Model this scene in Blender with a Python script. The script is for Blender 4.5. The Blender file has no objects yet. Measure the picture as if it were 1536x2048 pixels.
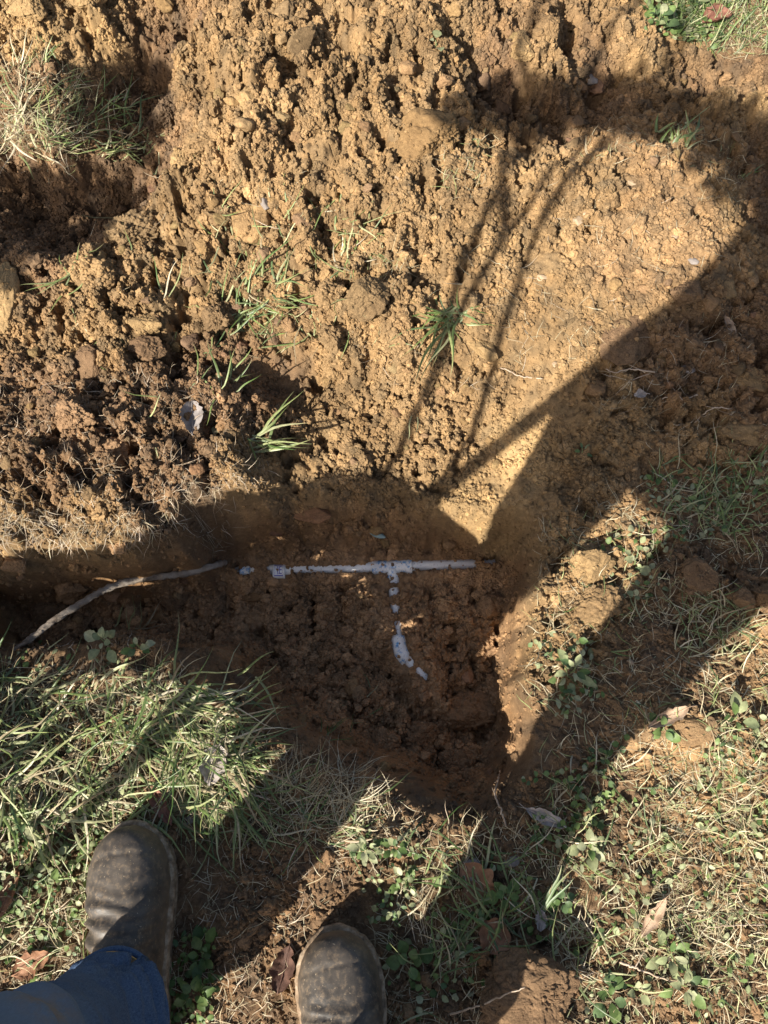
import bpy, math
import numpy as np
from mathutils import Vector, Matrix

# ------------------------------------------------------------------ camera, sky, sun, exposure
CAM_H, PITCH, FPX = 1.2, 70.0, 1538.0            # metres, degrees below the horizon, focal length in photo pixels
SUN_AZ, SUN_EL = math.radians(40.0), math.radians(38.0)   # heading in which shadows fall (right of forward), elevation
scene = bpy.context.scene
C = scene.collection
cd = bpy.data.cameras.new('camera')
cam = bpy.data.objects.new('camera', cd); C.objects.link(cam)
cam.location = (0, 0, CAM_H)
cam.rotation_euler = (math.radians(90 - PITCH), 0, 0)
cd.sensor_fit = 'VERTICAL'; cd.sensor_height = 24.0; cd.lens = 24.0 * FPX / 2048.0
cd.clip_start = 0.01; cd.clip_end = 500
scene.camera = cam
world = bpy.data.worlds.new('World'); scene.world = world; world.use_nodes = True
wn = world.node_tree.nodes; bg = wn['Background']
sky = wn.new('ShaderNodeTexSky'); sky.sky_type = 'NISHITA'; sky.sun_disc = False
sky.sun_elevation = SUN_EL; sky.sun_rotation = SUN_AZ + math.pi
sky.air_density = 1.0; sky.dust_density = 3.0; sky.ozone_density = 0.6
world.node_tree.links.new(sky.outputs[0], bg.inputs[0]); bg.inputs[1].default_value = 0.068
sd = bpy.data.lights.new('sun', 'SUN'); sd.energy = 5.0; sd.angle = math.radians(0.53); sd.color = (1.0, 0.94, 0.84)
sun = bpy.data.objects.new('sun', sd); C.objects.link(sun)
sdir = Vector((math.sin(SUN_AZ) * math.cos(SUN_EL), math.cos(SUN_AZ) * math.cos(SUN_EL), -math.sin(SUN_EL)))
sun.rotation_euler = sdir.to_track_quat('-Z', 'Y').to_euler(); sun.location = -sdir * 20
scene.view_settings.view_transform = 'Standard'; scene.view_settings.look = 'None'
scene.view_settings.exposure = 1.15; scene.view_settings.gamma = 1.0
scene.view_settings.use_curve_mapping = False

# ------------------------------------------------------------------ maths helpers
rng = np.random.default_rng(7)
_a = math.radians(PITCH)
_fw = np.array([0, math.cos(_a), -math.sin(_a)]); _up = np.array([0, math.sin(_a), math.cos(_a)])

def G(px, py, z=0.0):
    """point at height z on the sight line of a photo pixel"""
    px = np.asarray(px, float); py = np.asarray(py, float); z = np.asarray(z, float)
    d = _fw * FPX + np.stack([px - 768, 0 * px, 0 * px], -1) + (1024 - py)[..., None] * _up
    t = (z - CAM_H) / d[..., 2]
    return np.array([0, 0, CAM_H]) + d * t[..., None]

def hsh(ix, iy, iz, seed):
    h = (ix.astype(np.int64) * 374761393 + iy.astype(np.int64) * 668265263 + iz * 1274126177 + seed * 974634121) & 0xffffffff
    h = ((h ^ (h >> 13)) * 1103515245) & 0xffffffff
    h = ((h ^ (h >> 16)) * 668265263) & 0xffffffff
    return ((h ^ (h >> 15)) & 0xffffff).astype(np.float32) / 16777216.0

def vnoise(x, y, seed=0):
    ix = np.floor(x); iy = np.floor(y); fx = (x - ix).astype(np.float32); fy = (y - iy).astype(np.float32)
    ix = ix.astype(np.int64); iy = iy.astype(np.int64)
    ux = fx * fx * fx * (fx * (fx * 6 - 15) + 10); uy = fy * fy * fy * (fy * (fy * 6 - 15) + 10)
    def gr(i, j, dx, dy):
        a = hsh(i, j, 0, seed) * 6.2831853
        return np.cos(a) * dx + np.sin(a) * dy
    a = gr(ix, iy, fx, fy); b = gr(ix + 1, iy, fx - 1, fy)
    c = gr(ix, iy + 1, fx, fy - 1); d = gr(ix + 1, iy + 1, fx - 1, fy - 1)
    return ((a + (b - a) * ux) * (1 - uy) + (c + (d - c) * ux) * uy) * 1.5

def fbm(x, y, seed=0, oct=4, g=0.5):
    s = 0; a = 1
    for o in range(oct):
        s = s + a * vnoise(x * 2 ** o + 13.7 * o, y * 2 ** o - 7.1 * o, seed + o); a *= g
    return s

def lumps(x, y, seed, r0=0.55, r1=0.95):
    """packed rounded lumps of uneven size (height 0..1) with deep joints, per unit cell"""
    ix = np.floor(x).astype(np.int64); iy = np.floor(y).astype(np.int64)
    best = np.zeros(x.shape, np.float32)
    for dx in (-1, 0, 1):
        for dy in (-1, 0, 1):
            cx = ix + dx; cy = iy + dy
            jx = hsh(cx, cy, 1, seed); jy = hsh(cx, cy, 2, seed)
            R = r0 + (r1 - r0) * hsh(cx, cy, 3, seed)
            am = 0.45 + 0.55 * hsh(cx, cy, 4, seed)
            d2 = ((cx + jx - x) ** 2 + (cy + jy - y) ** 2).astype(np.float32)
            hgt = np.sqrt(np.maximum(0, 1 - d2 / (R * R))) * am
            best = np.maximum(best, hgt)
    return best

def lumps3(p, seed):
    x, y, z = p[:, 0], p[:, 1], p[:, 2]
    ix = np.floor(x).astype(np.int64); iy = np.floor(y).astype(np.int64); iz = np.floor(z).astype(np.int64)
    best = np.zeros(len(p), np.float32)
    for dx in (-1, 0, 1):
        for dy in (-1, 0, 1):
            for dz in (-1, 0, 1):
                cx, cy, cz = ix + dx, iy + dy, iz + dz
                d2 = (cx + hsh(cx, cy, cz * 4 + 1, seed) - x) ** 2 + (cy + hsh(cx, cy, cz * 4 + 2, seed) - y) ** 2 + (cz + hsh(cx, cy, cz * 4 + 3, seed) - z) ** 2
                best = np.maximum(best, np.sqrt(np.maximum(0, 1 - d2 / 0.8)) * (0.5 + 0.5 * hsh(cx, cy, cz * 4, seed)))
    return best

def sstep(a, b, x):
    t = np.clip((x - a) / (b - a), 0, 1)
    return t * t * (3 - 2 * t)

# ------------------------------------------------------------------ object helpers
def mesh_np(name, verts, faces, mat, parent=None, cols=None, smooth=True, loc=None):
    """verts (N,3), faces (M,k) -> one mesh object; cols (N,3) vertex colour named col"""
    verts = np.ascontiguousarray(verts, np.float32)
    if not isinstance(faces, (list, tuple)): faces = [faces]
    me = bpy.data.meshes.new(name)
    me.vertices.add(len(verts)); me.vertices.foreach_set('co', verts.ravel())
    nl = sum(f.size for f in faces); npoly = sum(len(f) for f in faces)
    me.loops.add(nl); me.polygons.add(npoly)
    me.loops.foreach_set('vertex_index', np.concatenate([f.ravel() for f in faces]).astype(np.int32))
    st = []; o = 0
    for f in faces:
        st.append(o + np.arange(len(f)) * f.shape[1]); o += f.size
    me.polygons.foreach_set('loop_start', np.concatenate(st).astype(np.int32))
    me.polygons.foreach_set('use_smooth', np.full(npoly, smooth))
    if cols is not None:
        at = me.attributes.new('col', 'FLOAT_COLOR', 'POINT')
        c4 = np.ones((len(verts), 4), np.float32); c4[:, :3] = cols
        at.data.foreach_set('color', c4.ravel())
    me.update(calc_edges=True)
    if mat: me.materials.append(mat)
    ob = bpy.data.objects.new(name, me); C.objects.link(ob)
    if parent: ob.parent = parent
    if loc is not None: ob.location = loc
    return ob

def tag(o, label=None, cat=None, group=None, kind=None):
    if label: o['label'] = label
    if cat: o['category'] = cat
    if group: o['group'] = group
    if kind: o['kind'] = kind
    return o

def thing(name, label, cat, loc=(0, 0, 0), group=None):
    o = bpy.data.objects.new(name, None); C.objects.link(o); o.location = loc
    o.empty_display_size = 0.05
    return tag(o, label, cat, group)

_ico = {}
def ico(n):
    if n not in _ico:
        t = (1 + 5 ** 0.5) / 2
        v = [(-1, t, 0), (1, t, 0), (-1, -t, 0), (1, -t, 0), (0, -1, t), (0, 1, t), (0, -1, -t), (0, 1, -t), (t, 0, -1), (t, 0, 1), (-t, 0, -1), (-t, 0, 1)]
        f = [(0, 11, 5), (0, 5, 1), (0, 1, 7), (0, 7, 10), (0, 10, 11), (1, 5, 9), (5, 11, 4), (11, 10, 2), (10, 7, 6), (7, 1, 8), (3, 9, 4), (3, 4, 2), (3, 2, 6), (3, 6, 8), (3, 8, 9), (4, 9, 5), (2, 4, 11), (6, 2, 10), (8, 6, 7), (9, 8, 1)]
        v = [Vector(q).normalized() for q in v]
        for _ in range(n):
            mid = {}; nf = []
            def m(a, b):
                k = (min(a, b), max(a, b))
                if k not in mid:
                    mid[k] = len(v); v.append(((v[a] + v[b]) / 2).normalized())
                return mid[k]
            for a, b, c in f:
                ab, bc, ca = m(a, b), m(b, c), m(c, a)
                nf += [(a, ab, ca), (b, bc, ab), (c, ca, bc), (ab, bc, ca)]
            f = nf
        _ico[n] = (np.array([tuple(q) for q in v], np.float32), np.array(f, np.int32))
    return _ico[n]

def rot_rand(n, r):
    q = r.normal(size=(n, 4)); q /= np.linalg.norm(q, axis=1, keepdims=True)
    w, x, y, z = q.T
    return np.stack([1 - 2 * (y * y + z * z), 2 * (x * y - z * w), 2 * (x * z + y * w), 2 * (x * y + z * w), 1 - 2 * (x * x + z * z), 2 * (y * z - x * w), 2 * (x * z - y * w), 2 * (y * z + x * w), 1 - 2 * (x * x + y * y)], -1).reshape(n, 3, 3)

# ------------------------------------------------------------------ materials
def new_mat(name):
    m = bpy.data.materials.new(name); m.use_nodes = True
    nt = m.node_tree; b = nt.nodes['Principled BSDF']
    return m, nt, b

def N(nt, typ, **kw):
    n = nt.nodes.new(typ)
    for k, v in kw.items():
        if k in n.inputs: n.inputs[k].default_value = v
        else: setattr(n, k, v)
    return n

def noise(nt, scale, detail=4, rough=0.6, vec=None):
    n = N(nt, 'ShaderNodeTexNoise'); n.inputs['Scale'].default_value = scale
    n.inputs['Detail'].default_value = detail; n.inputs['Roughness'].default_value = rough
    if vec: nt.links.new(vec, n.inputs['Vector'])
    return n

def ramp(nt, src, stops):
    r = N(nt, 'ShaderNodeValToRGB')
    el = r.color_ramp.elements
    while len(el) < len(stops): el.new(0.5)
    for e, (p, c) in zip(el, stops):
        e.position = p; e.color = (*c, 1) if len(c) == 3 else c
    nt.links.new(src, r.inputs[0]); return r

def mix(nt, a, b, fac, mode='MIX'):
    m = N(nt, 'ShaderNodeMix'); m.data_type = 'RGBA'; m.blend_type = mode
    for v, i in ((fac, 0), (a, 6), (b, 7)):
        if hasattr(v, 'links'): nt.links.new(v, m.inputs[i])
        else: m.inputs[i].default_value = v if i == 0 else (*v, 1)
    return m.outputs[2]

def soil_material(name, scale_bump=1.0):
    m, nt, b = new_mat(name)
    geo = N(nt, 'ShaderNodeNewGeometry'); pos = geo.outputs['Position']
    at = N(nt, 'ShaderNodeAttribute'); at.attribute_name = 'col'
    n1 = noise(nt, 14, 5, 0.65, pos); n2 = noise(nt, 120, 5, 0.7, pos); n3 = noise(nt, 620, 4, 0.7, pos)
    r1 = ramp(nt, n1.outputs[0], [(0.3, (0.80, 0.77, 0.74)), (0.7, (1.16, 1.15, 1.10))])
    r2 = ramp(nt, n2.outputs[0], [(0.3, (0.72, 0.70, 0.68)), (0.72, (1.24, 1.23, 1.2))])
    r3 = ramp(nt, n3.outputs[0], [(0.28, (0.68, 0.66, 0.64)), (0.75, (1.30, 1.30, 1.28))])
    c = mix(nt, at.outputs['Color'], r1.outputs[0], 1.0, 'MULTIPLY')
    c = mix(nt, c, r2.outputs[0], 1.0, 'MULTIPLY')
    c = mix(nt, c, r3.outputs[0], 1.0, 'MULTIPLY')
    nt.links.new(c, b.inputs['Base Color'])
    b.inputs['Roughness'].default_value = 0.93; b.inputs['Specular IOR Level'].default_value = 0.15
    bp = N(nt, 'ShaderNodeBump'); bp.inputs['Strength'].default_value = 0.9 * scale_bump; bp.inputs['Distance'].default_value = 0.0022
    n4 = noise(nt, 420, 6, 0.72, pos)
    nt.links.new(n4.outputs[0], bp.inputs['Height']); nt.links.new(bp.outputs[0], b.inputs['Normal'])
    return m

def plant_material(name, rough=0.5, transl=0.3, spec=0.35):
    m, nt, b = new_mat(name)
    at = N(nt, 'ShaderNodeAttribute'); at.attribute_name = 'col'
    geo = N(nt, 'ShaderNodeNewGeometry')
    n1 = noise(nt, 180, 3, 0.6, geo.outputs['Position'])
    r1 = ramp(nt, n1.outputs[0], [(0.3, (0.75, 0.75, 0.75)), (0.7, (1.2, 1.2, 1.2))])
    c = mix(nt, at.outputs['Color'], r1.outputs[0], 1.0, 'MULTIPLY')
    nt.links.new(c, b.inputs['Base Color'])
    b.inputs['Roughness'].default_value = rough; b.inputs['Specular IOR Level'].default_value = spec
    tr = N(nt, 'ShaderNodeBsdfTranslucent'); nt.links.new(c, tr.inputs['Color'])
    mx = N(nt, 'ShaderNodeMixShader'); mx.inputs[0].default_value = transl
    out = nt.nodes['Material Output']
    nt.links.new(b.outputs[0], mx.inputs[1]); nt.links.new(tr.outputs[0], mx.inputs[2]); nt.links.new(mx.outputs[0], out.inputs['Surface'])
    return m

M_soil = soil_material('soil'); M_clod = soil_material('clod_soil', 1.0)
M_grass = plant_material('grass_blade', 0.42, 0.28, 0.45)
M_straw = plant_material('dry_straw', 0.6, 0.2, 0.25)
M_leaf = plant_material('weed_leaf', 0.5, 0.25, 0.3)
M_root = plant_material('root_fibre', 0.7, 0.1, 0.15)

def simple_mat(name, stops, scale, rough=0.6, bump=0.3, dist=0.001, spec=0.3, scale2=None):
    m, nt, b = new_mat(name)
    tc = N(nt, 'ShaderNodeTexCoord')
    n = noise(nt, scale, 6, 0.65, tc.outputs['Object'])
    r = ramp(nt, n.outputs[0], stops)
    nt.links.new(r.outputs[0], b.inputs['Base Color'])
    b.inputs['Roughness'].default_value = rough; b.inputs['Specular IOR Level'].default_value = spec
    n2 = noise(nt, scale2 or scale * 5, 5, 0.7, tc.outputs['Object'])
    bp = N(nt, 'ShaderNodeBump'); bp.inputs['Strength'].default_value = bump; bp.inputs['Distance'].default_value = dist
    nt.links.new(n2.outputs[0], bp.inputs['Height']); nt.links.new(bp.outputs[0], b.inputs['Normal'])
    return m

# ------------------------------------------------------------------ terrain: survey points (photo pixel, height), roughness, soil colour
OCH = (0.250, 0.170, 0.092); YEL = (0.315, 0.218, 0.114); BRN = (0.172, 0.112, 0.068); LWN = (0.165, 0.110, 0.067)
RED = (0.235, 0.142, 0.074); PIT_LIFT = (0.310, 0.200, 0.118); FLR_LIFT = (0.345, 0.223, 0.130); TAN = (0.265, 0.176, 0.098)  # hole floor and its clods get raised browns, standing in for missing light
SURV = [
 # lawn and trodden ground
 (1250,1650,0,.3,LWN),(1500,1600,.0,.4,TAN),(1400,1400,.005,.4,LWN),(1300,1310,0,.35,LWN),(1150,1500,0,.4,LWN),(1180,1180,.0,.6,OCH),(1120,1250,0,.7,OCH),
 (1400,1000,.0,.4,LWN),(1500,1100,.0,.45,LWN),(800,1750,0,.3,LWN),(600,1720,0,.3,BRN),(400,1680,0,.3,BRN),(200,1700,0,.25,LWN),(100,1500,.0,.25,LWN),
 (200,1400,.0,.3,LWN),(350,1450,0,.35,LWN),(200,1340,.005,.3,LWN),(60,1355,.0,.3,LWN),(-60,1355,.0,.3,LWN),(100,2000,0,.25,LWN),(500,1900,0,.3,BRN),(700,2000,0,.25,LWN),(900,1850,0,.3,LWN),(1250,1850,.0,.35,LWN),(1500,1950,.0,.35,LWN),(1100,1720,0,.3,LWN),
 (1040,2010,.045,.7,BRN),(960,1940,.02,.6,BRN),(1130,1950,.012,.6,BRN),(850,2020,.0,.3,LWN),(1220,2030,.0,.3,LWN),
 (1400,1450,.03,.4,TAN),(1500,1480,.012,.5,TAN),(1330,1520,.0,.4,TAN),(1520,1320,.0,.5,TAN),
 # right side, loose soil in the shade of the body
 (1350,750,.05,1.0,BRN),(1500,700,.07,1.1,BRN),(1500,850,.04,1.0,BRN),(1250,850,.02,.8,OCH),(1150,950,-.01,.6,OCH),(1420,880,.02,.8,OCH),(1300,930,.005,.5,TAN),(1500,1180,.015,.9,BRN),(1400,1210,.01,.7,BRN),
 # slab of spread earth, right centre
 (1300,400,.15,.5,TAN),(1150,350,.14,.58,OCH),(1420,430,.14,.5,TAN),(1250,550,.11,.48,TAN),(1100,600,.085,.45,OCH),(1000,500,.10,.6,OCH),(1050,700,.03,.4,OCH),(950,620,.08,.5,OCH),(1060,800,-.01,.4,OCH),
 (1220,640,.085,.5,OCH),(1330,300,.155,.6,TAN),(1470,400,.13,.55,OCH),(1020,880,-.05,.3,YEL),(950,990,-.085,.45,YEL),
 # hollow behind it
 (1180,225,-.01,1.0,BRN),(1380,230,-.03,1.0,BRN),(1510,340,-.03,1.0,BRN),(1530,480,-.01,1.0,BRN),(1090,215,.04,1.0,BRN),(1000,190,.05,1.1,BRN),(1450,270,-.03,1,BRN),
 # heap along the top
 (1100,110,.13,1.2,OCH),(1300,100,.08,1.0,OCH),(1450,175,.10,.8,OCH),(1536,170,.11,.7,YEL),(900,60,.17,1.25,OCH),(700,100,.17,1.25,OCH),(1450,40,.015,.4,LWN),(1530,60,.0,.4,LWN),(1330,30,.03,.5,OCH),
 (850,270,.145,.8,OCH),(700,350,.14,1.2,OCH),(500,250,.17,1.2,OCH),(400,90,.16,1.2,OCH),(200,40,.14,1.0,YEL),(50,60,.13,1.0,YEL),(270,190,.0,1.0,BRN),(310,150,.02,1,BRN),(300,250,.0,1,BRN),(600,30,.18,1.2,OCH),
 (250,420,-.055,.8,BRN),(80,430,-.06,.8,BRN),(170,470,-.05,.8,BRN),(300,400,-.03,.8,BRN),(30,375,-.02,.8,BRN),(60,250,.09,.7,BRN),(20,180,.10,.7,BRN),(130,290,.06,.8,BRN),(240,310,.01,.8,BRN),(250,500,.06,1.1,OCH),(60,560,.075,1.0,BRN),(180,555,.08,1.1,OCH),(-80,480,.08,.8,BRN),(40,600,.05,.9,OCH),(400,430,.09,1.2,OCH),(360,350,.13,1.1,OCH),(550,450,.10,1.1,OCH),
 (650,550,.06,1.0,OCH),(750,450,.10,1.2,OCH),(850,550,.085,1.0,OCH),(800,640,.07,1.0,OCH),(700,640,.065,1.2,OCH),(550,600,.04,.9,OCH),(350,600,.06,1.2,OCH),(200,650,.055,1.2,OCH),(350,750,.03,1.1,BRN),(120,520,.0,1.0,BRN),
 (200,850,.075,1.2,BRN),(100,950,.085,1.1,BRN),(300,960,.075,1.0,BRN),(400,900,.06,1.1,BRN),(480,920,.045,1.0,OCH),(50,800,.045,1.0,BRN),(30,1040,.075,.7,OCH),(200,1050,.07,.7,OCH),(330,1020,.06,.8,BRN),(450,760,.03,.9,BRN),(470,830,.045,.9,BRN),
 # cut-back slope above the hole
 (560,770,-.055,.35,BRN),(700,780,-.03,.7,OCH),(800,740,.01,.8,OCH),(900,760,-.02,.8,OCH),(1000,800,-.03,.6,OCH),(650,880,-.075,.8,OCH),(800,900,-.09,.8,OCH),(920,900,-.08,.7,OCH),(1050,950,-.06,.35,YEL),(540,930,-.03,.8,OCH),(620,820,-.06,.7,OCH),(510,780,-.01,.4,BRN),
]
sv = np.array([(a, b, c, d, *e) for a, b, c, d, e in SURV])
SP = G(sv[:, 0], sv[:, 1], sv[:, 2])[:, :2]
extra = []                                          # level ground all round, outside the frame
for gx, gy in [(-.9,-.5),(-.5,-.6),(0,-.6),(.5,-.6),(.9,-.5),(.9,0),(1.0,.5),(1.1,1.0),(1.3,1.6),(1.0,2.0),(.5,2.2),(0,2.3),(-.5,2.3),(-1.1,2.0),(-1.3,1.4),(-1.1,.9),(-.9,-.1),(-1.0,.15)]:
    extra.append((gx, gy, 0.0 if gy < 1.8 and gy > -9 and abs(gx) > .8 and gy < .3 else (.06 if gy > .3 else 0), .5, *(LWN if gy < .4 else BRN)))
extra += [(-.74, .00, .20, .4, *LWN), (-.92, .02, .16, .4, *LWN), (-.72, .12, .17, .4, *LWN)]   # unseen turf bank added outside the left edge to shade the trench
extra = np.array(extra)
SP = np.vstack([SP, extra[:, :2]]); SZ = np.concatenate([sv[:, 2], extra[:, 2]])
SA = np.concatenate([sv[:, 3], extra[:, 3]]); SC = np.vstack([sv[:, 4:7], extra[:, 4:7]])
_D = np.linalg.norm(SP[:, None] - SP[None], axis=2)
_K = np.sqrt(_D ** 2 + .02 ** 2)
_W = np.linalg.solve(-_K + np.eye(len(SP)) * 0.004, SZ - SZ.mean())

# hole outline: photo pixel, rim height, width of the sloping wall
RIM = [(-160,1098,.05,.045),(60,1098,.05,.045),(240,1072,.05,.045),(340,1050,.04,.045),(405,1028,.02,.05),(480,990,-.02,.07),(570,965,-.05,.09),(680,960,-.07,.10),(800,965,-.08,.10),(900,1005,-.08,.09),(985,1030,-.06,.06),(1060,1040,-.03,.05),(1100,1085,0,.04),
       (1085,1200,0,.035),(1066,1262,0,.028),(1062,1340,0,.022),(1070,1440,0,.026),(1045,1530,0,.05),(1005,1610,0,.07),(950,1650,0,.09),(860,1640,0,.11),(740,1592,0,.12),(600,1540,0,.12),(500,1465,0,.12),(440,1395,0,.12),(385,1318,0,.10),(310,1288,0,.06),(225,1285,0,.05),(100,1312,0,.05),(-160,1325,0,.05)]
rm = np.array(RIM); RP = G(rm[:, 0], rm[:, 1], rm[:, 2])[:, :2]; RW = rm[:, 3]

def poly_sd(x, y, P):
    """signed distance, positive inside"""
    d = np.full(x.shape, 9.0, np.float32); ins = np.zeros(x.shape, bool)
    n = len(P)
    for i in range(n):
        a = P[i]; b = P[(i + 1) % n]; e = b - a
        t = np.clip(((x - a[0]) * e[0] + (y - a[1]) * e[1]) / (e @ e), 0, 1)
        d = np.minimum(d, np.hypot(x - a[0] - e[0] * t, y - a[1] - e[1] * t))
        c = ((a[1] <= y) != (b[1] <= y)) & (x < a[0] + e[0] * (y - a[1]) / (b[1] - a[1] + 1e-12))
        ins ^= c
    return np.where(ins, d, -d)

def idw(x, y, P, V, p=4, eps=.02):
    w_s = 0; v_s = 0
    for q, v in zip(P, V):
        w = 1.0 / ((x - q[0]) ** 2 + (y - q[1]) ** 2 + eps ** 2) ** (p / 2)
        w_s = w_s + w; v_s = v_s + w[..., None] * np.atleast_1d(v)
    return v_s / w_s[..., None]

PIPE_Z, PIPE_R, FIT_R = -0.244, 0.0108, 0.0152
def PP(px, py): return G(px, py, PIPE_Z + .008)[:2]
# stretches of the pipework left clear of soil: two pixels and a half-width in metres
CLEAR = [((474,1137),(476,1139),.003),((486,1145),(499,1141),.007),((551,1137),(567,1150),.0155),((592,1142),(604,1141),.0050),((612,1141),(735,1139),.0066),((746,1133),(822,1133),.0128),((780,1150),(791,1160),.0060),((840,1131),(942,1128),.0098),((973,1126),(986,1124),.006),
         ((781,1186),(793,1182),.0070),((786,1212),(792,1222),.0056),((795,1248),(797,1260),.0060),((797,1282),(800,1302),.0145),((803,1312),(812,1327),.0125),((838,1342),(852,1357),.004)]

# survey fields on a coarse grid, then bilinear
gx0, gx1, gy0, gy1, gs = -1.6, 1.8, -1.0, 2.7, 0.012
cx = np.arange(gx0, gx1 + gs, gs); cy = np.arange(gy0, gy1 + gs, gs)
CX, CY = np.meshgrid(cx, cy)
wx = CX + .02 * fbm(CX * 9, CY * 9, 50, 2); wy = CY + .02 * fbm(CX * 9, CY * 9, 60, 2)
FZ = np.full(CX.shape, SZ.mean())
for q, w in zip(SP, _W):
    FZ -= w * np.sqrt((wx - q[0]) ** 2 + (wy - q[1]) ** 2 + .02 ** 2)
edge = np.maximum(np.maximum(-1.2 - CX, CX - 1.4), np.maximum(-.6 - CY, CY - 2.2))
FZ *= 1 - sstep(0, .4, edge)
FA = idw(wx, wy, SP, SA[:, None])[..., 0]
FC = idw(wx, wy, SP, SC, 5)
FW = idw(CX, CY, RP, RW[:, None])[..., 0]
def bil(F, x, y):
    u = np.clip((x - gx0) / gs, 0, len(cx) - 1.001); v = np.clip((y - gy0) / gs, 0, len(cy) - 1.001)
    i = u.astype(int); j = v.astype(int); fu = u - i; fv = v - j
    if F.ndim == 3: fu = fu[..., None]; fv = fv[..., None]
    return (F[j, i] * (1 - fu) + F[j, i + 1] * fu) * (1 - fv) + (F[j + 1, i] * (1 - fu) + F[j + 1, i + 1] * fu) * fv

def axis(lo, hi, a0, a1, s0, s1, far):
    n = int((a1 - a0) / ((s0 + s1) / 2)); t = np.linspace(0, 1, n + 1)
    mid = a0 + (a1 - a0) * (t * s0 + t * t * (s1 - s0) / 2) / ((s0 + s1) / 2)
    g = [0]; st = .004
    while g[-1] < far: g.append(g[-1] + st); st *= 1.10
    g = np.array(g[1:])
    return np.concatenate([a0 - g[::-1], mid, a1 + g])
AX = axis(0, 0, -.86, .88, .0026, .0026, 60); AY = axis(0, 0, -.34, 1.74, .0024, .0030, 60)
X, Y = np.meshgrid(AX, AY)
X = X.astype(np.float64); Y = Y.astype(np.float64)

PITS = []                                            # dark gaps between the clods of the heap
for px_, py_, rr0 in [(557,160,.020),(645,118,.019),(370,50,.020),(140,15,.02),(180,82,.026),(515,287,.018),(470,237,.014),(735,255,.015),(762,322,.018),(675,35,.018),(1198,20,.024),(1113,195,.024),(968,182,.026),(783,180,.024),(1018,242,.016),(1048,282,.016),(823,347,.016),(1223,395,.014),(1133,128,.016),(1048,165,.018),(905,130,.016),(850,40,.018),(1290,110,.02),(430,215,.015),(345,275,.018),(300,520,.016),(390,560,.016),(430,500,.014),(345,600,.018),(240,600,.016),(620,690,.018),(765,590,.020),(700,570,.014),(330,720,.018),(110,600,.016),(80,880,.016),(250,880,.014),(350,860,.014),(120,940,.016),(420,830,.014),(955,320,.013),(700,180,.016),(580,340,.016),(420,390,.014),(640,420,.014),(990,40,.018),(1080,20,.016),(1180,80,.016),(530,40,.018),(470,120,.016),(1370,470,.012),(1330,440,.012),(1170,480,.010)]:
    g_ = G(px_, py_, .09); PITS.append((g_[:2], rr0, .045 + .8 * rr0))
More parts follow.
